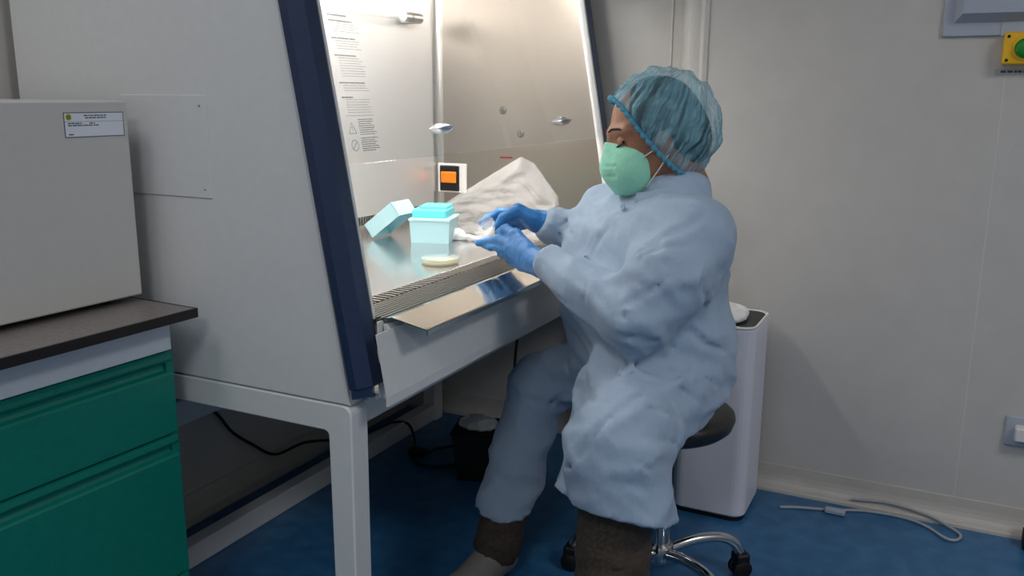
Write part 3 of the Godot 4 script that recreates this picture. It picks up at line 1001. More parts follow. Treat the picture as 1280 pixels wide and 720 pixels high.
func purifier() -> void:
	var t := thing("air_purifier", "tall white air purifier with a dark top standing by the back wall", "air purifier", Vector3(0.342, 0, -1.165))
	var foot := PackedVector2Array()
	for c in [[1, 1, 0.0], [-1, 1, PI / 2], [-1, -1, PI], [1, -1, PI * 1.5]]:
		for i in 7:
			var a: float = c[2] + PI / 2 * i / 6.0
			foot.append(Vector2(c[0] * 0.067 + 0.036 * cos(a), c[1] * 0.075 + 0.036 * sin(a)))
	var up := Transform3D(Basis(Vector3.RIGHT, Vector3.BACK, Vector3.UP), Vector3.ZERO)
	var body := MB.new()
	body.prism(foot, 0.012, 0.550, 0.006, up)
	put("body", body, mat(Color(0.88, 0.885, 0.92), 0.35, 0.0, "pale_plastic"), t)
	var base := MB.new()
	var small := PackedVector2Array()
	var topq := PackedVector2Array()
	for p in foot:
		small.append(p * 0.95); topq.append(p * 0.93)
	base.prism(small, 0.0, 0.013, 0.0, up)
	put("base", base, M.black, t)
	var rim := MB.new()
	var loop := []
	for p in foot:
		loop.append(Vector3(p.x, 0.551, p.y) * Vector3(0.972, 1, 0.972))
	loop.append(loop[0])
	rim.tube(loop, 0.0045, 8)
	put("rim", rim, M.white, t)
	var topm := MB.new()
	topm.prism(topq, 0.546, 0.553, 0.002, up)
	put("top_panel", topm, M.leather, t)
	put("handle_recess", span(Vector3(0.02, 0.5525, -0.035), Vector3(0.045, 0.5545, 0.05), 0.001, 1), M.black, t)
	var im := Image.create(64, 24, false, Image.FORMAT_RGBA8)
	im.fill(Color(0.88, 0.885, 0.92))
	for x in [10, 26, 42]:
		im.fill_rect(Rect2i(x, 8, 9, 8), Color(0.88, 0.88, 0.9))
	var pm := mat(Color.WHITE, 0.4, 0.0, "icon_print")
	pm.albedo_texture = ImageTexture.create_from_image(im)
	var ic := MB.new()
	ic.face([Vector3(-0.03, 0.205, 0.1115), Vector3(0.01, 0.205, 0.1115), Vector3(0.01, 0.190, 0.1115), Vector3(-0.03, 0.190, 0.1115)], Vector3.BACK, [Vector2(0, 0), Vector2(1, 0), Vector2(1, 1), Vector2(0, 1)])
	put("icon_print", ic, pm, t)
	# soft white pack lying on top
	var pk := Field.new()
	pk.ell(Vector3(0, 0.014, 0), Vector3(0.060, 0.018, 0.085), 0.01)
	pk.ell(Vector3(-0.02, 0.026, 0.01), Vector3(0.04, 0.016, 0.06), 0.012)
	pk.ell(Vector3(0.03, 0.012, 0.03), Vector3(0.03, 0.013, 0.045), 0.01)
	pk.noise = FastNoiseLite.new()
	pk.noise.frequency = 16.0
	pk.amp = 0.006
	pk.slack = 0.006
	pk.planes = [[Vector3.UP, 0.0]]
	var mb := MB.new()
	mb.nets(pk, Vector3(-0.09, -0.01, -0.09), Vector3(0.08, 0.06, 0.1), 0.004)
	var p2 := put("tissue_pack", mb, M.tissue)
	p2.position = Vector3(0.345, 0.554, -1.150)
	tag(p2, "crumpled white tissue pack lying on top of the air purifier", "tissue")


func cable(called: String, pts: Array, r: float, m: Material, label: String) -> void:
	var mb := MB.new()
	mb.tube(smooth(pts, 8), r, 8)
	tag(put(called, mb, m), label, "cable")


func floor_things() -> void:
	cable("power_cable", [Vector3(-0.895, 0.36, -0.40), Vector3(-0.905, 0.277, -0.495), Vector3(-0.90, 0.206, -0.545), Vector3(-0.90, 0.141, -0.62), Vector3(-0.885, 0.082, -0.70), Vector3(-0.86, 0.085, -0.81), Vector3(-0.80, 0.066, -0.93), Vector3(-0.76, 0.064, -1.05), Vector3(-0.745, 0.064, -1.125), Vector3(-0.712, 0.05, -1.165), Vector3(-0.665, 0.02, -1.13), Vector3(-0.625, 0.012, -1.07)], 0.0045, M.cable, "black power cable drooping down the left wall to the floor under the cabinet")
	tag(put("plug_connector", bx(Vector3(-0.600, 0.014, -1.05), Vector3(0.06, 0.026, 0.035), 0.008, 3), M.black), "small black cable connector lying on the floor under the cabinet", "connector")
	cable("floor_cable", [Vector3(-0.575, 0.010, -1.055), Vector3(-0.56, 0.008, -1.12), Vector3(-0.50, 0.006, -1.18), Vector3(-0.44, 0.006, -1.12), Vector3(-0.46, 0.006, -1.02), Vector3(-0.54, 0.006, -0.98), Vector3(-0.60, 0.006, -1.02)], 0.0045, M.cable, "black cable looped on the floor beside the black bin")
	cable("hanging_cable", [Vector3(-0.33, 0.60, -1.20), Vector3(-0.30, 0.52, -1.185), Vector3(-0.295, 0.44, -1.162), Vector3(-0.292, 0.345, -1.135), Vector3(-0.285, 0.228, -1.110), Vector3(-0.290, 0.14, -1.10), Vector3(-0.31, 0.04, -1.16), Vector3(-0.37, 0.008, -1.22)], 0.0045, M.cable, "black cable hanging from the cabinet underside behind the worker's knee")
	var b := thing("waste_bin", "small black box-shaped waste bin on the floor under the cabinet", "bin", Vector3(-0.36, 0, -1.02), 0.3)
	var mb := MB.new()
	mb.box6([Vector3(-0.055, 0, 0.06), Vector3(0.055, 0, 0.06), Vector3(0.055, 0, -0.06), Vector3(-0.055, 0, -0.06), Vector3(-0.068, 0.15, 0.072), Vector3(0.068, 0.15, 0.072), Vector3(0.068, 0.15, -0.072), Vector3(-0.068, 0.15, -0.072)])
	put("body", mb, M.black, b)
	put("rim", bx(Vector3(0, 0.152, 0), Vector3(0.146, 0.010, 0.154), 0.004), M.rubber, b)
	var pk := Field.new()
	pk.ell(Vector3(0, 0.008, 0), Vector3(0.06, 0.02, 0.05), 0.01)
	pk.ell(Vector3(0.03, 0.012, 0.01), Vector3(0.035, 0.02, 0.03), 0.01)
	pk.noise = FastNoiseLite.new()
	pk.noise.frequency = 18.0
	pk.amp = 0.008
	pk.slack = 0.008
	pk.planes = [[Vector3.UP, 0.0]]
	var cm := MB.new()
	cm.nets(pk, Vector3(-0.08, -0.01, -0.07), Vector3(0.09, 0.05, 0.07), 0.005)
	var c := put("crumpled_wrapper", cm, M.tissue)
	c.position = Vector3(-0.36, 0.157, -1.02)
	tag(c, "crumpled pale wrapper lying on the black bin under the cabinet", "wrapper")
	cable("charging_cable", [Vector3(0.52, 0.0045, -1.20), Vector3(0.572, 0.0045, -1.223), Vector3(0.656, 0.0045, -1.249), Vector3(0.74, 0.0045, -1.285), Vector3(0.84, 0.0045, -1.290), Vector3(0.90, 0.0045, -1.262), Vector3(0.945, 0.0045, -1.214), Vector3(0.972, 0.0045, -1.215), Vector3(0.982, 0.0045, -1.25), Vector3(0.955, 0.006, -1.285), Vector3(0.90, 0.02, -1.303), Vector3(0.80, 0.03, -1.312), Vector3(0.70, 0.022, -1.308)], 0.0042, M.whitecable, "pale grey cable looped on the blue floor along the skirting")
	tag(put("cable_plug", bx(Vector3(0.665, 0.009, -1.235), Vector3(0.055, 0.016, 0.02), 0.005, 3), M.boxgrey), "pale plug of the looped cable on the blue floor", "plug")
	var f := thing("furniture_foot", "small black rubber foot on the floor at the skirting below the wall outlet", "foot", Vector3(1.150, 0, -1.262))
	put("boot", bx(Vector3(0, 0.026, 0), Vector3(0.05, 0.052, 0.05), 0.008, 3), M.rubber, f)
	put("tube", span(Vector3(-0.016, 0.05, -0.016), Vector3(0.016, 0.085, 0.016), 0.004), M.black, f)


func stool() -> void:
	var t := thing("lab_stool", "round black-cushioned stool with a chrome star base under the worker", "stool", Vector3(0.331, 0, -0.645))
	var s := MB.new()
	s.lathe([Vector2(0.0001, 0.402), Vector2(0.10, 0.402), Vector2(0.138, 0.408), Vector2(0.152, 0.420), Vector2(0.158, 0.438), Vector2(0.156, 0.448), Vector2(0.146, 0.456), Vector2(0.12, 0.459), Vector2(0.06, 0.460), Vector2(0.0001, 0.460)], 48)
	put("seat", s, M.leather, t)
	var p := MB.new()
	p.lathe([Vector2(0.0001, 0.40), Vector2(0.06, 0.40), Vector2(0.06, 0.392), Vector2(0.02, 0.38), Vector2(0.014, 0.36), Vector2(0.014, 0.24), Vector2(0.024, 0.238), Vector2(0.024, 0.11), Vector2(0.0001, 0.11)], 24)
	put("gas_column", p, M.chrome, t)
	var h := MB.new()
	h.lathe([Vector2(0.0001, 0.118), Vector2(0.030, 0.118), Vector2(0.034, 0.112), Vector2(0.034, 0.072), Vector2(0.028, 0.066), Vector2(0.0001, 0.066)], 24)
	put("hub", h, M.chrome, t)
	for i in 5:
		var a := deg_to_rad(-40.0 + 72.0 * i)
		var d := Vector3(cos(a), 0, sin(a))
		var arm := MB.new()
		arm.tube(smooth([d * 0.028 + Vector3(0, 0.098, 0), d * 0.09 + Vector3(0, 0.112, 0), d * 0.15 + Vector3(0, 0.112, 0), d * 0.19 + Vector3(0, 0.096, 0), d * 0.212 + Vector3(0, 0.066, 0)], 5), 0.0125, 14)
		var an := put("base_arm", arm, M.chrome, t)
		var ca := MB.new()
		var e := d * 0.216
		var side := Vector3(-d.z, 0, d.x)
		for q in [-1.0, 1.0]:
			ca.lathe([Vector2(0.0001, -0.008), Vector2(0.020, -0.008), Vector2(0.0235, -0.005), Vector2(0.0235, 0.005), Vector2(0.020, 0.008), Vector2(0.0001, 0.008)], 20, Transform3D(Basis(d, side, Vector3.UP), e + Vector3(0, 0.0235, 0) + side * 0.013 * q))
		ca.rbox(Vector3.ZERO, Vector3(0.036, 0.030, 0.040), 0.008, 3, Transform3D(Basis(d, Vector3.UP, side), e + Vector3(0, 0.050, 0)))
		put("castor", ca, M.black, an)


func bench_top_items() -> void:
	var y := 0.755
	# tip box with a bright rack
	var b := thing("tip_box", "translucent cyan lidless box with a brighter cyan insert on the steel deck", "box", Vector3(-0.401, y, -0.846), deg_to_rad(18.0))
	var body := MB.new()
	body.box6([Vector3(-0.052, 0, 0.058), Vector3(0.052, 0, 0.058), Vector3(0.052, 0, -0.058), Vector3(-0.052, 0, -0.058), Vector3(-0.055, 0.062, 0.061), Vector3(0.055, 0.062, 0.061), Vector3(0.055, 0.062, -0.061), Vector3(-0.055, 0.062, -0.061)])
	put("body", body, M.paleteal, b)
	put("lip", bx(Vector3(0, 0.063, 0), Vector3(0.116, 0.008, 0.128), 0.003), M.paleteal, b)
	put("insert", bx(Vector3(-0.004, 0.078, -0.006), Vector3(0.096, 0.024, 0.106), 0.006, 3), M.teal, b)
	put("insert_top", bx(Vector3(0.002, 0.092, -0.014), Vector3(0.078, 0.010, 0.080), 0.004, 3), M.teal, b)
	# its lid, leaning
	var lid := thing("box_lid", "pale cyan box lid tilted on edge against the cyan box", "lid", Vector3(-0.572, y, -0.772))
	var ax := Vector3(-0.461 + 0.552, 0.821 - 0.752, 0.0).normalized()
	var ay := Vector3(-ax.y, ax.x, 0)
	var B2 := Transform3D(Basis(ax, ay, Vector3.BACK), Vector3(0.014, 0.003, 0))
	var lm := MB.new()
	lm.rbox(Vector3(0.057, 0.0430, -0.045), Vector3(0.114, 0.003, 0.09), 0.001, 1, B2)
	lm.rbox(Vector3(0.0015, 0.022, -0.045), Vector3(0.003, 0.042, 0.09), 0.001, 1, B2)
	lm.rbox(Vector3(0.1125, 0.022, -0.045), Vector3(0.003, 0.042, 0.09), 0.001, 1, B2)
	lm.rbox(Vector3(0.057, 0.022, -0.0015), Vector3(0.114, 0.042, 0.003), 0.001, 1, B2)
	lm.rbox(Vector3(0.057, 0.022, -0.0885), Vector3(0.114, 0.042, 0.003), 0.001, 1, B2)
	put("shell", lm, M.paleteal, lid)
	# agar plate
	var d := thing("petri_dish", "round clear petri dish with yellow agar lying on the steel deck", "petri dish", Vector3(-0.210, y, -0.557))
	var dish := MB.new()
	dish.lathe([Vector2(0.0001, 0.0), Vector2(0.042, 0.0), Vector2(0.0435, 0.0015), Vector2(0.0435, 0.013), Vector2(0.0423, 0.013), Vector2(0.0423, 0.0018), Vector2(0.0001, 0.0014)], 48)
	put("base", dish, M.clear, d)
	var ag := MB.new()
	ag.lathe([Vector2(0.0001, 0.0016), Vector2(0.042, 0.0016), Vector2(0.042, 0.0056), Vector2(0.041, 0.0052), Vector2(0.0001, 0.0050)], 48)
	put("agar", ag, M.agar, d)
	var ld := MB.new()
	ld.lathe([Vector2(0.0001, 0.0152), Vector2(0.044, 0.0152), Vector2(0.0455, 0.0140), Vector2(0.0455, 0.0045), Vector2(0.0445, 0.0045), Vector2(0.0445, 0.0136), Vector2(0.0001, 0.0140)], 48)
	put("lid", ld, glassy(Color(0.88, 0.96, 0.96), 0.24, 0.08, "frosted_polystyrene"), d)
	# tissue
	var pk := Field.new()
	pk.ell(Vector3(-0.028, 0.014, 0), Vector3(0.022, 0.017, 0.022), 0.01)
	pk.bone(Vector3(-0.03, 0.012, 0), Vector3(0.055, 0.006, 0.0), 0.011, 0.005, 0.014)
	pk.noise = FastNoiseLite.new()
	pk.noise.frequency = 30.0
	pk.amp = 0.004
	pk.slack = 0.004
	pk.planes = [[Vector3.UP, 0.0]]
	var tm := MB.new()
	tm.nets(pk, Vector3(-0.06, -0.006, -0.04), Vector3(0.07, 0.045, 0.04), 0.0028)
	var ti := put("tissue", tm, M.tissue)
	ti.position = Vector3(-0.322, y, -0.878)
	tag(ti, "twisted white tissue on the steel deck beside the cyan box", "tissue")
	# crumpled clear bag standing like a tent
	var bag := MB.new()
	var nz := FastNoiseLite.new()
	nz.seed = 5
	nz.frequency = 7.0
	nz.fractal_octaves = 3
	var apex := Vector3(-0.262, 0.974, -1.10)
	var apex2 := Vector3(-0.235, 0.955, -1.13)
	var rows := []
	var n := 44
	for i in n + 1:
		var u := float(i) / n
		var row := []
		for j in n + 1:
			var w := float(j) / n
			# front sheet of the bag: left corner, right corner, ridge to the apex
			var foot := Vector3(-0.56, y + 0.002, -1.02).lerp(Vector3(-0.12, y + 0.002, -0.97), u)
			var left := Vector3(-0.56, 0.79, -1.05)
			var right := Vector3(-0.15, 0.86, -1.12)
			var top: Vector3 = left.lerp(apex, u / 0.68) if u < 0.68 else apex2.lerp(right, (u - 0.68) / 0.32) if u > 0.75 else apex.lerp(apex2, (u - 0.68) / 0.07)
			var p := foot.lerp(top, w)
			p.z += (0.05 * (absf(nz.get_noise_3d(u * 0.35, w * 0.2, 0.3)) - 0.2) + 0.03 * absf(nz.get_noise_3d(u * 0.9 + w * 0.5, w * 0.5, 4.0))) * sin(PI * minf(1.0, 0.15 + w * 0.85))
			row.append(p)
		rows.append(row)
	for side in 2:
		var ids := []
		for i in n + 1:
			var row := []
			for j in n + 1:
				var p: Vector3 = rows[i][j]
				var du: Vector3 = rows[mini(i + 1, n)][j] - rows[maxi(i - 1, 0)][j]
				var dw: Vector3 = rows[i][mini(j + 1, n)] - rows[i][maxi(j - 1, 0)]
				var nn := du.cross(dw).normalized()
				if side == 1:
					var wv := float(j) / n
					p += Vector3(0.02 * (1.0 - wv), 0, -0.05 * (1.0 - wv) - 0.004 - 0.02 * absf(nz.get_noise_3d(i * 0.012, j * 0.01, 9.0)))
					p.y = maxf(p.y, y + 0.002)
					nn = -nn
				row.append(bag.vert(p, nn))
			ids.append(row)
		for i in n:
			for j in n:
				bag.quad(ids[i][j], ids[i + 1][j], ids[i + 1][j + 1], ids[i][j + 1])
	tag(put("plastic_bag", bag, M.bag), "crumpled clear plastic bag standing peaked behind the gloved hands", "bag")
	# dish held in the gloved hands
	var hd := thing("held_dish", "small clear round dish held between the gloved fingertips", "petri dish", Vector3(-0.100, 0.842, -0.588))
	var nrm := Vector3(-0.25, 0.55, 0.80).normalized()
	var sx := Vector3(1, 0, 0.3).normalized()
	sx = (sx - nrm * sx.dot(nrm)).normalized()
	var X := Transform3D(Basis(sx, nrm, sx.cross(nrm)), Vector3.ZERO)
	var hm := MB.new()
	hm.lathe([Vector2(0.0001, 0.0), Vector2(0.026, 0.0), Vector2(0.0275, 0.0015), Vector2(0.0275, 0.011), Vector2(0.0265, 0.011), Vector2(0.0265, 0.0018), Vector2(0.0001, 0.0014)], 40, X)
	put("dish", hm, M.clear, hd)


func gown_field() -> Field:
	var f := Field.new()
	for b in [
		[Vector3(0.355, 0.6, -0.55), Vector3(0.24, 0.6, -0.7), 0.145, 0.145, 0.06],
		[Vector3(0.343, 0.7, -0.55), Vector3(0.192, 0.7, -0.655), 0.137, 0.13, 0.06],
		[Vector3(0.36, 0.82, -0.53), Vector3(0.185, 0.8, -0.655), 0.115, 0.105, 0.06],
		[Vector3(0.405, 0.88, -0.495), Vector3(0.175, 0.87, -0.7), 0.075, 0.078, 0.05],
		[Vector3(0.315, 0.9, -0.6), Vector3(0.315, 0.945, -0.595), 0.078, 0.06, 0.03],
		[Vector3(0.42, 0.872, -0.475), Vector3(0.39, 0.8, -0.41), 0.075, 0.082, 0.04],
		[Vector3(0.39, 0.8, -0.41), Vector3(0.345, 0.735, -0.365), 0.082, 0.074, 0.03],
		[Vector3(0.345, 0.735, -0.365), Vector3(0.125, 0.795, -0.447), 0.068, 0.045, 0.02],
		[Vector3(0.16, 0.865, -0.72), Vector3(0.17, 0.765, -0.79), 0.075, 0.07, 0.04],
		[Vector3(0.17, 0.765, -0.79), Vector3(0.035, 0.852, -0.665), 0.066, 0.048, 0.03],
		[Vector3(0.36, 0.56, -0.55), Vector3(0.345, 0.5, -0.28), 0.115, 0.095, 0.05],
		[Vector3(0.35, 0.49, -0.27), Vector3(0.365, 0.33, -0.27), 0.094, 0.108, 0.04],
		[Vector3(0.23, 0.545, -0.46), Vector3(0.225, 0.33, -0.33), 0.035, 0.03, 0.06],
		[Vector3(0.28, 0.55, -0.44), Vector3(0.27, 0.335, -0.29), 0.06, 0.055, 0.05],
		[Vector3(0.29, 0.56, -0.7), Vector3(-0.01, 0.447, -0.7), 0.105, 0.068, 0.05],
		[Vector3(-0.01, 0.442, -0.7), Vector3(-0.037, 0.11, -0.532), 0.071, 0.078, 0.03],
	]:
		f.bone(b[0], b[1], b[2], b[3], b[4])
	for c in [
		[0.010, 0.012, [Vector3(0.458, 0.931, -0.437), Vector3(0.422, 0.908, -0.401), Vector3(0.382, 0.886, -0.376), Vector3(0.384, 0.868, -0.352), Vector3(0.349, 0.838, -0.339)]],
		[0.006, 0.009, [Vector3(0.406, 0.914, -0.405), Vector3(0.368, 0.872, -0.360), Vector3(0.346, 0.850, -0.350)]],
		[0.006, 0.010, [Vector3(0.460, 0.885, -0.405), Vector3(0.425, 0.875, -0.368), Vector3(0.387, 0.867, -0.350)]],
		[0.011, 0.010, [Vector3(0.320, 0.798, -0.325), Vector3(0.324, 0.779, -0.306), Vector3(0.343, 0.754, -0.291), Vector3(0.360, 0.723, -0.291)]],
		[0.006, 0.010, [Vector3(0.428, 0.832, -0.336), Vector3(0.390, 0.799, -0.316), Vector3(0.357, 0.776, -0.301), Vector3(0.331, 0.769, -0.298)]],
		[0.006, 0.010, [Vector3(0.139, 0.757, -0.400), Vector3(0.209, 0.740, -0.362), Vector3(0.224, 0.724, -0.364)]],
		[0.005, 0.009, [Vector3(0.222, 0.800, -0.364), Vector3(0.254, 0.780, -0.340), Vector3(0.244, 0.751, -0.339)]],
		[0.006, 0.009, [Vector3(0.274, 0.778, -0.332), Vector3(0.303, 0.767, -0.308), Vector3(0.322, 0.746, -0.293)]],
		[0.009, 0.010, [Vector3(0.306, 0.643, -0.398), Vector3(0.345, 0.630, -0.367), Vector3(0.394, 0.621, -0.374), Vector3(0.449, 0.611, -0.423)]],
		[0.007, 0.009, [Vector3(0.300, 0.602, -0.333), Vector3(0.354, 0.619, -0.343), Vector3(0.389, 0.611, -0.348), Vector3(0.441, 0.610, -0.412)]],
		[0.011, 0.010, [Vector3(0.394, 0.605, -0.334), Vector3(0.373, 0.593, -0.246), Vector3(0.347, 0.569, -0.201), Vector3(0.324, 0.532, -0.180), Vector3(0.291, 0.481, -0.188), Vector3(0.234, 0.402, -0.274)]],
		[0.008, 0.011, [Vector3(0.393, 0.587, -0.254), Vector3(0.426, 0.571, -0.302), Vector3(0.445, 0.546, -0.342), Vector3(0.455, 0.515, -0.390)]],
		[0.008, 0.012, [Vector3(0.246, 0.563, -0.367), Vector3(0.299, 0.587, -0.259), Vector3(0.337, 0.594, -0.242)]],
		[0.011, 0.009, [Vector3(0.431, 0.705, -0.430), Vector3(0.462, 0.667, -0.455), Vector3(0.496, 0.640, -0.514)]],
		[0.008, 0.011, [Vector3(0.422, 0.602, -0.379), Vector3(0.461, 0.555, -0.423)]],
		[0.007, 0.009, [Vector3(0.465, 0.603, -0.443), Vector3(0.492, 0.565, -0.499)]],
		[0.007, 0.011, [Vector3(0.410, 0.552, -0.214), Vector3(0.438, 0.540, -0.247), Vector3(0.441, 0.475, -0.376)]],
		[0.006, 0.010, [Vector3(0.405, 0.514, -0.189), Vector3(0.435, 0.490, -0.215)]],
		[0.006, 0.012, [Vector3(0.395, 0.470, -0.180), Vector3(0.437, 0.449, -0.214)]],
		[0.007, 0.010, [Vector3(-0.001, 0.387, -0.623), Vector3(0.040, 0.410, -0.640), Vector3(0.076, 0.444, -0.630), Vector3(0.108, 0.463, -0.623)]],
		[0.006, 0.010, [Vector3(-0.078, 0.364, -0.638), Vector3(-0.032, 0.339, -0.611), Vector3(-0.009, 0.302, -0.611)]],
		[0.006, 0.010, [Vector3(0.451, 0.845, -0.361), Vector3(0.472, 0.799, -0.374), Vector3(0.456, 0.732, -0.462)]],
		[0.005, 0.012, [Vector3(0.239, 0.887, -0.507), Vector3(0.208, 0.850, -0.511), Vector3(0.190, 0.822, -0.514)]],
		[0.005, 0.010, [Vector3(0.249, 0.810, -0.464), Vector3(0.281, 0.794, -0.342)]],
		[0.006, 0.012, [Vector3(0.151, 0.581, -0.564), Vector3(0.224, 0.601, -0.429), Vector3(0.222, 0.573, -0.403)]],
		[0.006, 0.010, [Vector3(0.228, 0.645, -0.460), Vector3(0.272, 0.637, -0.415), Vector3(0.301, 0.624, -0.383)]],
		[0.007, 0.010, [Vector3(0.092, 0.537, -0.628), Vector3(0.110, 0.493, -0.617)]],
		[0.006, 0.008, [Vector3(0.074, 0.880, -0.649), Vector3(0.099, 0.849, -0.615), Vector3(0.124, 0.835, -0.573)]],
		[0.006, 0.008, [Vector3(0.062, 0.874, -0.631), Vector3(0.071, 0.837, -0.630), Vector3(0.084, 0.814, -0.615)]],
		[0.005, 0.010, [Vector3(0.398, 0.672, -0.410), Vector3(0.421, 0.657, -0.418), Vector3(0.449, 0.644, -0.436)]],
		[0.006, 0.012, [Vector3(0.331, 0.717, -0.292), Vector3(0.375, 0.704, -0.302), Vector3(0.410, 0.700, -0.342)]],
	]:
		f.crease(c[0] * 2.3, c[1], c[2])
	f.bone(Vector3(0.375, 0.90, -0.59), Vector3(0.372, 0.945, -0.592), 0.062, 0.052, 0.03)
	f.noise = FastNoiseLite.new()
	f.noise.seed = 3
	f.noise.frequency = 5.0
	f.noise.fractal_octaves = 1
	f.squeeze = Vector3(1.0, 1.7, 1.0)
	f.crease(0.009, 0.006, [Vector3(0.265, 0.924, -0.521), Vector3(0.236, 0.894, -0.516), Vector3(0.198, 0.856, -0.523), Vector3(0.166, 0.809, -0.529), Vector3(0.150, 0.760, -0.535)])
	f.fine = FastNoiseLite.new()
	f.fine.seed = 21
	f.fine.frequency = 9.0
	f.fine.fractal_octaves = 2
	f.famp = 0.0042
	f.turn = Basis(Vector3(0.6, 0.2, 0.77).normalized(), 0.8)
	f.amp = 0.0075
	f.slack = 0.012
	return f


func hand(f: Field, left: bool, grow := 0.0) -> void:
	var w: Vector3
	var kn: Array
	var fingers: Array
	var thumb: Array
	if left:
		w = Vector3(0.108, 0.797, -0.453)
		kn = [Vector3(0.005, 0.824, -0.505), Vector3(0.012, 0.812, -0.497), Vector3(0.03, 0.798, -0.487), Vector3(0.045, 0.785, -0.478)]
		fingers = [
			[Vector3(-0.040, 0.828, -0.530), Vector3(-0.075, 0.820, -0.545), Vector3(-0.102, 0.813, -0.550)],
			[Vector3(-0.034, 0.812, -0.524), Vector3(-0.064, 0.809, -0.538), Vector3(-0.084, 0.809, -0.549)],
			[Vector3(-0.010, 0.799, -0.512), Vector3(-0.034, 0.797, -0.531), Vector3(-0.046, 0.802, -0.547)],
			[Vector3(0.011, 0.784, -0.505), Vector3(-0.010, 0.785, -0.525), Vector3(-0.018, 0.792, -0.541)]]
		thumb = [Vector3(0.065, 0.818, -0.472), Vector3(0.012, 0.845, -0.514), Vector3(-0.026, 0.851, -0.540), Vector3(-0.047, 0.843, -0.550)]
	else:
		w = Vector3(0.018, 0.855, -0.655)
		kn = [Vector3(-0.055, 0.877, -0.655), Vector3(-0.060, 0.868, -0.675), Vector3(-0.055, 0.855, -0.690), Vector3(-0.045, 0.843, -0.700)]
		fingers = [
			[Vector3(-0.098, 0.874, -0.650), Vector3(-0.122, 0.860, -0.636), Vector3(-0.133, 0.848, -0.622)],
			[Vector3(-0.104, 0.860, -0.674), Vector3(-0.128, 0.846, -0.660), Vector3(-0.136, 0.836, -0.644)],
			[Vector3(-0.095, 0.840, -0.690), Vector3(-0.112, 0.828, -0.675), Vector3(-0.108, 0.822, -0.658)],
			[Vector3(-0.080, 0.828, -0.700), Vector3(-0.092, 0.818, -0.686), Vector3(-0.087, 0.813, -0.671)]]
		thumb = [Vector3(0.000, 0.866, -0.635), Vector3(-0.036, 0.886, -0.622), Vector3(-0.064, 0.868, -0.604), Vector3(-0.078, 0.846, -0.594)]
	var kr := [0.0150, 0.0145, 0.0135, 0.0120]
	for i in 4:
		f.bone(w, kn[i], 0.0215 - grow, kr[i] - grow, 0.014)
		var fr: Array = [kr[i] * 0.84 - grow, 0.0102 - 0.0006 * i - grow, 0.0094 - 0.0006 * i - grow, 0.0080 - 0.0004 * i - grow]
		f.chain([kn[i]] + fingers[i], fr, 0.0035)
	f.chain(thumb, [0.019 - grow, 0.0135 - grow, 0.0112 - grow, 0.0092 - grow], 0.010)


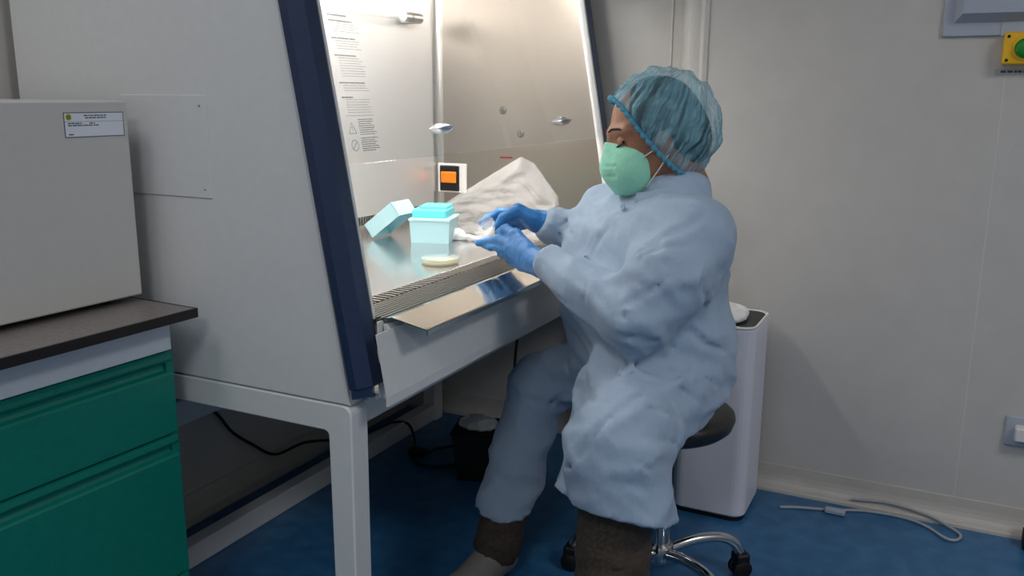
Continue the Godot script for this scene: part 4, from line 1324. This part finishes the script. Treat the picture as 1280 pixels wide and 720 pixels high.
func person() -> void:
	var t := thing("person", "seated worker in a pale blue gown, green mask, teal hair cap and blue gloves", "person", Vector3(0.331, 0, -0.645))
	var off := -t.position
	# head frame: x to her left, y up, z where she faces
	var hz := Vector3(-0.88, -0.23, 0.45).normalized()
	var hx := Vector3.UP.cross(hz).normalized()
	var H := Transform3D(Basis(hx, hz.cross(hx), hz), Vector3(0.288, 1.074, -0.595) + off)
	var W := Transform3D(Basis.IDENTITY, off)

	# body: one continuous skin surface, the head on a finer grid
	var body := MB.new()
	var f := Field.new()
	f.bone(Vector3(0.35, 0.58, -0.55), Vector3(0.26, 0.58, -0.69), 0.11, 0.11, 0.05)
	f.bone(Vector3(0.32, 0.70, -0.57), Vector3(0.25, 0.70, -0.65), 0.095, 0.095, 0.06)
	f.bone(Vector3(0.34, 0.82, -0.55), Vector3(0.22, 0.81, -0.65), 0.085, 0.085, 0.05)
	f.bone(Vector3(0.40, 0.875, -0.50), Vector3(0.18, 0.868, -0.70), 0.048, 0.048, 0.04)
	f.chain([Vector3(0.42, 0.87, -0.475), Vector3(0.345, 0.735, -0.365), Vector3(0.114, 0.795, -0.45)], [0.045, 0.036, 0.024], 0.02)
	f.chain([Vector3(0.16, 0.865, -0.72), Vector3(0.17, 0.765, -0.79), Vector3(0.021, 0.853, -0.655)], [0.045, 0.036, 0.024], 0.02)
	f.chain([Vector3(0.36, 0.56, -0.55), Vector3(0.345, 0.49, -0.28), Vector3(0.33, 0.08, -0.275)], [0.066, 0.048, 0.036], 0.03)
	f.chain([Vector3(0.29, 0.56, -0.70), Vector3(-0.01, 0.447, -0.70), Vector3(-0.03, 0.08, -0.51)], [0.066, 0.044, 0.036], 0.03)
	f.bone(Vector3(0.318, 0.90, -0.60), H.origin - off + H.basis * Vector3(0, -0.05, -0.03), 0.054, 0.05, 0.03)
	body.nets(f, Vector3(-0.15, 0.04, -0.90), Vector3(0.50, 1.06, -0.20), 0.012, W)
	for left in [true, false]:
		var hf := Field.new()
		hand(hf, left, 0.0022)
		var lo := Vector3(-0.13, 0.74, -0.58) if left else Vector3(-0.16, 0.79, -0.73)
		body.nets(hf, lo, lo + (Vector3(0.28, 0.15, 0.17) if left else Vector3(0.22, 0.13, 0.17)), 0.004, W)
	var hd := Field.new()
	hd.ell(Vector3(0, 0.025, -0.014), Vector3(0.074, 0.085, 0.092), 0.02)
	hd.ell(Vector3(0, -0.040, 0.028), Vector3(0.060, 0.078, 0.066), 0.03)
	hd.ell(Vector3(0, -0.098, 0.062), Vector3(0.026, 0.018, 0.024), 0.03)
	hd.bone(Vector3(0.052, -0.055, -0.01), Vector3(0.022, -0.100, 0.055), 0.014, 0.012, 0.03)
	hd.bone(Vector3(-0.052, -0.055, -0.01), Vector3(-0.022, -0.100, 0.055), 0.014, 0.012, 0.03)
	hd.bone(Vector3(0, 0.004, 0.084), Vector3(0, -0.040, 0.096), 0.008, 0.010, 0.014)
	hd.bone(Vector3(0.012, -0.044, 0.087), Vector3(-0.012, -0.044, 0.087), 0.008, 0.008, 0.010)
	hd.ell(Vector3(0, -0.066, 0.092), Vector3(0.022, 0.008, 0.009), 0.008)
	hd.ell(Vector3(0, -0.077, 0.090), Vector3(0.020, 0.008, 0.009), 0.006)
	for s in [-1.0, 1.0]:
		hd.bone(Vector3(s * 0.014, 0.017, 0.080), Vector3(s * 0.050, 0.019, 0.058), 0.008, 0.007, 0.016)
		hd.ell(Vector3(s * 0.074, -0.022, -0.012), Vector3(0.009, 0.030, 0.018), 0.008)
		
	hd.cut = [[Vector3(0.028, -0.001, 0.096), Vector3(0.046, -0.003, 0.078), 0.014, 0.012, 0.012], [Vector3(-0.028, -0.001, 0.096), Vector3(-0.046, -0.003, 0.078), 0.014, 0.012, 0.012]]
	hd.bone(Vector3(0, -0.05, -0.03), Vector3(0, -0.13, -0.05), 0.050, 0.052, 0.03)
	body.nets(hd, Vector3(-0.10, -0.14, -0.12), Vector3(0.10, 0.12, 0.13), 0.0036, H)
	for sgn in [-1.0, 1.0]:
		var lid := Field.new()
		lid.ell(Vector3(sgn * 0.034, -0.003, 0.0665), Vector3(0.0175, 0.0120, 0.0120), 0.004)
		lid.crease(0.0012, 0.0014, [Vector3(sgn * 0.020, 0.003, 0.076), Vector3(sgn * 0.033, 0.006, 0.081), Vector3(sgn * 0.047, 0.002, 0.073)])
		body.nets(lid, Vector3(sgn * 0.033 - 0.018, -0.018, 0.052), Vector3(sgn * 0.033 + 0.018, 0.012, 0.085), 0.0018, H)
	put("body", body, M.skin, t)
	for s in [-1.0, 1.0]:
		var eb := MB.new()
		eb.tube(smooth([H * Vector3(s * 0.014, 0.020, 0.0895), H * Vector3(s * 0.030, 0.026, 0.0820), H * Vector3(s * 0.047, 0.024, 0.0695), H * Vector3(s * 0.056, 0.017, 0.0595)], 4), [0.0012, 0.002, 0.0022, 0.0024, 0.0024, 0.0024, 0.0024, 0.0024, 0.0022, 0.002, 0.0016, 0.0013, 0.0009], 6)
		put("eyebrow", eb, M.hair, t)
		var el := MB.new()
		el.tube(smooth([H * Vector3(s * 0.020, -0.0085, 0.0755), H * Vector3(s * 0.028, -0.0115, 0.0790), H * Vector3(s * 0.038, -0.0110, 0.0785), H * Vector3(s * 0.053, -0.0050, 0.0650)], 4), 0.0018, 6)
		put("eyelashes", el, M.hair, t)

	# hair under a sheer pleated cap with a gathered band
	var half := [Vector3(0, 0.086, 0.066), Vector3(0.046, 0.064, 0.054), Vector3(0.071, 0.006, 0.028), Vector3(0.077, -0.050, -0.004), Vector3(0.064, -0.088, -0.036), Vector3(0.034, -0.103, -0.076), Vector3(0, -0.106, -0.090)]
	var loop := half.duplicate()
	for i in range(5, 0, -1):
		loop.append(half[i] * Vector3(-1, 1, 1))
	var S := 240
	var edge := []
	for j in S:
		var fj := float(j) / S * loop.size()
		var k := int(fj)
		var m := loop.size()
		edge.append((loop[k] as Vector3).cubic_interpolate(loop[(k + 1) % m], loop[(k + m - 1) % m], loop[(k + 2) % m], fj - k))
	var hr := Field.new()
	hr.ell(Vector3(0, 0.025, -0.019), Vector3(0.081, 0.088, 0.090), 0.02)
	hr.ell(Vector3(0, -0.025, -0.070), Vector3(0.066, 0.066, 0.054), 0.03)
	hr.planes = [[Vector3(0, 0.40, -0.92).normalized(), -0.040]]
	var hm := MB.new()
	hm.nets(hr, Vector3(-0.1, -0.11, -0.14), Vector3(0.1, 0.13, 0.1), 0.005, H)
	put("hair", hm, M.hair, t)
	var cap := MB.new()
	var nz := FastNoiseLite.new()
	nz.seed = 9
	nz.frequency = 1.0
	nz.fractal_octaves = 3
	var cc := Vector3(0, 0.012, -0.028)
	var da := Vector3(0, 0.80, -0.60).normalized()
	var rings := []
	var R := 46
	for i in R + 1:
		var u := float(i) / R
		var row := []
		for j in S:
			var p0: Vector3 = edge[j] - cc
			var d0 := p0.normalized()
			var ang := d0.angle_to(da)
			var d := d0.rotated(d0.cross(da).normalized(), ang * u)
			var q := d / Vector3(0.092, 0.116, 0.112)
			var r := 1.0 / q.length()
			r += 0.012 * clampf(-d.z * 1.2, 0, 1) * clampf(0.7 - d.y, 0, 1)
			var a := TAU * j / S
			r += 0.0022 * sin(58.0 * a + 5.0 * nz.get_noise_2d(cos(a) * 2.0 + u * 2.0, sin(a) * 2.0)) * (1.0 - smoothstep(0.0, 0.8, u))
			r += 0.012 * nz.get_noise_3d(d.x * 2.0, d.y * 2.0, d.z * 2.0) + 0.004 * absf(nz.get_noise_3d(d.x * 7.0, d.y * 7.0, d.z * 7.0 + 5.0))
			r = lerpf(p0.length(), r, smoothstep(0.0, 0.16, u + 0.004))
			row.append(cc + d * r)
		rings.append(row)
	var cid := []
	for i in R + 1:
		var row := []
		for j in S + 1:
			var jj := j % S
			var du: Vector3 = rings[mini(i + 1, R)][jj] - rings[maxi(i - 1, 0)][jj]
			var dv: Vector3 = rings[i][(jj + 1) % S] - rings[i][(jj + S - 1) % S]
			var nn := dv.cross(du).normalized() if i < R else da
			if nn.dot(rings[i][jj] - cc) < 0:
				nn = -nn
			row.append(cap.vert(H * rings[i][jj], H.basis * nn, Vector2(float(j) / S, float(i) / R)))
		cid.append(row)
	for i in R:
		for j in S:
			cap.quad(cid[i][j], cid[i][j + 1], cid[i + 1][j + 1], cid[i + 1][j])
	var cn := put("hair_cap", cap, M.cap, t)
	var band := MB.new()
	var bp := []
	var brd := []
	for j in S + 1:
		var jj := j % S
		var wob := 0.5 + 0.5 * sin(TAU * jj / S * 48.0)
		bp.append(H * (cc + (edge[jj] - cc) * (1.0 + 0.035 * wob)))
		brd.append(0.0038 + 0.0022 * wob)
	band.tube(bp, brd, 8)
	put("elastic_band", band, M.band, cn)

	# pleated mask with ear loops
	var mk := Field.new()
	mk.ell(Vector3(0, -0.062, 0.052), Vector3(0.072, 0.068, 0.056), 0.02)
	mk.bone(Vector3(0, -0.004, 0.090), Vector3(0, -0.055, 0.097), 0.009, 0.014, 0.03)
	mk.bone(Vector3(0, -0.060, 0.092), Vector3(0, -0.100, 0.074), 0.017, 0.020, 0.03)
	mk.planes = [[Vector3(0, -1, 0.32).normalized(), 0.0285], [Vector3(0, 0.10, 1).normalized(), 0.018], [Vector3(0, 1, -0.15).normalized(), -0.126]]
	for yy in [-0.048, -0.070, -0.090]:
		mk.crease(0.0060, 0.0040, [Vector3(-0.062, yy - 0.006, 0.03), Vector3(-0.045, yy, 0.095), Vector3(0, yy + 0.004, 0.13), Vector3(0.045, yy, 0.095), Vector3(0.062, yy - 0.006, 0.03)])
	mk.noise = FastNoiseLite.new()
	mk.noise.frequency = 22.0
	mk.amp = 0.0016
	mk.slack = 0.004
	var mm := MB.new()
	mm.nets(mk, Vector3(-0.085, -0.15, 0.0), Vector3(0.085, 0.02, 0.15), 0.0034, H)
	var mn := put("face_mask", mm, M.mask, t)
	for s in [-1.0, 1.0]:
		for q in [[Vector3(s * 0.063, -0.042, 0.036), Vector3(s * 0.074, -0.030, 0.010), Vector3(s * 0.080, -0.020, -0.012)], [Vector3(s * 0.058, -0.104, 0.040), Vector3(s * 0.070, -0.075, 0.012), Vector3(s * 0.081, -0.046, -0.014)]]:
			var lp := MB.new()
			var pts := []
			for p in q:
				pts.append(H * p)
			lp.tube(smooth(pts, 5), 0.0013, 6)
			put("ear_loop", lp, M.white, mn)

	# gown
	var g := gown_field()
	var gm := MB.new()
	g.hems = [[Vector3(0.10, 1.0, -0.30).normalized(), 0.487 / 1.0488, Vector3(0.36, 0.22, -0.28), 0.25], [Vector3(0.15, 1.0, 0.25).normalized(), 0.036, Vector3(-0.045, 0.05, -0.54), 0.19]]
	# flat sleeve cuffs
	var s0 := Vector3(0.345, 0.735, -0.365)
	var s1 := Vector3(0.125, 0.795, -0.447)
	var sd := (s0 - s1).normalized()
	g.hems.append([sd, sd.dot(s1) - 0.018, s1 - sd * 0.03, 0.075])
	s0 = Vector3(0.17, 0.765, -0.79)
	s1 = Vector3(0.035, 0.852, -0.665)
	sd = (s0 - s1).normalized()
	g.hems.append([sd, sd.dot(s1) - 0.030, s1 - sd * 0.03, 0.075])
	gm.nets(g, Vector3(-0.17, 0.08, -0.90), Vector3(0.53, 0.995, -0.13), 0.0075, W)
	var gn := put("gown", gm, M.gown, t)
	var col := MB.new()
	var cp := []
	var cw := []
	for i in 25:
		var a := deg_to_rad(-158.0 + 316.0 * i / 24.0)
		# the opening faces down her front
		var fx := Vector3(-0.72, 0, 0.69)
		var sxv := Vector3(0.69, 0, 0.72)
		cp.append(Vector3(0.316, 0.955, -0.595) + off - fx * cos(a) * 0.072 + sxv * sin(a) * 0.066 + Vector3(0, 0.020 * cos(a), 0))
		cw.append(0.0075)
	col.tube(cp, cw, 10, 2.3, Vector3.UP)
	put("collar", col, M.gown, gn)
	for p in [Vector3(0.185, 0.809, -0.512), Vector3(0.262, 0.922, -0.517)]:
		var bt := MB.new()
		var bz := Vector3(-0.5, 0.15, 0.85).normalized()
		var bx2 := Vector3.UP.cross(bz).normalized()
		bt.lathe([Vector2(0.0001, 0.0015), Vector2(0.003, 0.0015), Vector2(0.0055, 0.003), Vector2(0.0068, 0.002), Vector2(0.0068, -0.002)], 18, Transform3D(Basis(bx2, bz, bx2.cross(bz)), p + off + bz * 0.004))
		put("button", bt, M.gown, gn)

	# gloves
	for left in [true, false]:
		var gf := Field.new()
		hand(gf, left)
		var c0: Vector3
		var c1: Vector3
		if left:
			c0 = Vector3(0.085, 0.803, -0.463); c1 = Vector3(0.128, 0.791, -0.444)
		else:
			c0 = Vector3(-0.005, 0.857, -0.655); c1 = Vector3(0.030, 0.853, -0.657)
		gf.bone(c0, c1, 0.0235, 0.0265, 0.012)
		gf.bone(c1, c1 + (c1 - c0) * 0.30, 0.0275, 0.0300, 0.004)
		gf.planes = [[(c0 - c1).normalized(), (c0 - c1).normalized().dot(c1 + (c1 - c0) * 0.45)]]
		gf.noise = FastNoiseLite.new()
		gf.noise.seed = 4
		gf.noise.frequency = 34.0
		gf.amp = 0.0018
		gf.slack = 0.002
		var gl := MB.new()
		var lo := Vector3(-0.13, 0.735, -0.585) if left else Vector3(-0.165, 0.785, -0.735)
		gl.nets(gf, lo, lo + (Vector3(0.30, 0.15, 0.19) if left else Vector3(0.25, 0.135, 0.18)), 0.003, W)
		put("glove", gl, M.glove, t)

	# trousers and shoes
	var tf := Field.new()
	tf.chain([Vector3(0.36, 0.56, -0.55), Vector3(0.345, 0.47, -0.285), Vector3(0.342, 0.10, -0.275)], [0.085, 0.066, 0.076], 0.03)
	tf.chain([Vector3(0.29, 0.56, -0.70), Vector3(-0.01, 0.44, -0.695), Vector3(-0.03, 0.085, -0.505)], [0.076, 0.045, 0.056], 0.03)
	tf.bone(Vector3(0.345, 0.585, -0.56), Vector3(0.26, 0.585, -0.68), 0.112, 0.112, 0.04)
	tf.noise = FastNoiseLite.new()
	tf.noise.seed = 8
	tf.noise.frequency = 9.0
	tf.squeeze = Vector3(1, 1.8, 1)
	tf.amp = 0.010
	tf.slack = 0.01
	tf.planes = [[Vector3.UP, 0.045]]
	var tm := MB.new()
	tm.nets(tf, Vector3(-0.16, 0.03, -0.83), Vector3(0.50, 0.72, -0.17), 0.011, W)
	put("trousers", tm, M.trousers, t)
	for q in [[Vector3(0.335, 0, -0.275), Vector3(-0.15, 0, 0.99).normalized()], [Vector3(-0.030, 0, -0.505), Vector3(-0.25, 0, 0.97).normalized()]]:
		var sf := Field.new()
		var a: Vector3 = q[0]
		var d: Vector3 = q[1]
		sf.bone(a + Vector3(0, 0.05, 0) - d * 0.02, a + Vector3(0, 0.035, 0) + d * 0.15, 0.040, 0.032, 0.03)
		sf.bone(a + Vector3(0, 0.08, 0), a + Vector3(0, 0.04, 0) + d * 0.06, 0.036, 0.034, 0.03)
		sf.planes = [[Vector3.UP, 0.004]]
		var sm := MB.new()
		sm.nets(sf, Vector3(minf(a.x, a.x + d.x * 0.2) - 0.07, -0.01, minf(a.z, a.z + d.z * 0.2) - 0.07), Vector3(maxf(a.x, a.x + d.x * 0.2) + 0.07, 0.14, maxf(a.z, a.z + d.z * 0.2) + 0.07), 0.006, W)
		put("shoe", sm, mat(Color(0.55, 0.53, 0.50), 0.6, 0.0, "pale_shoe"), t)
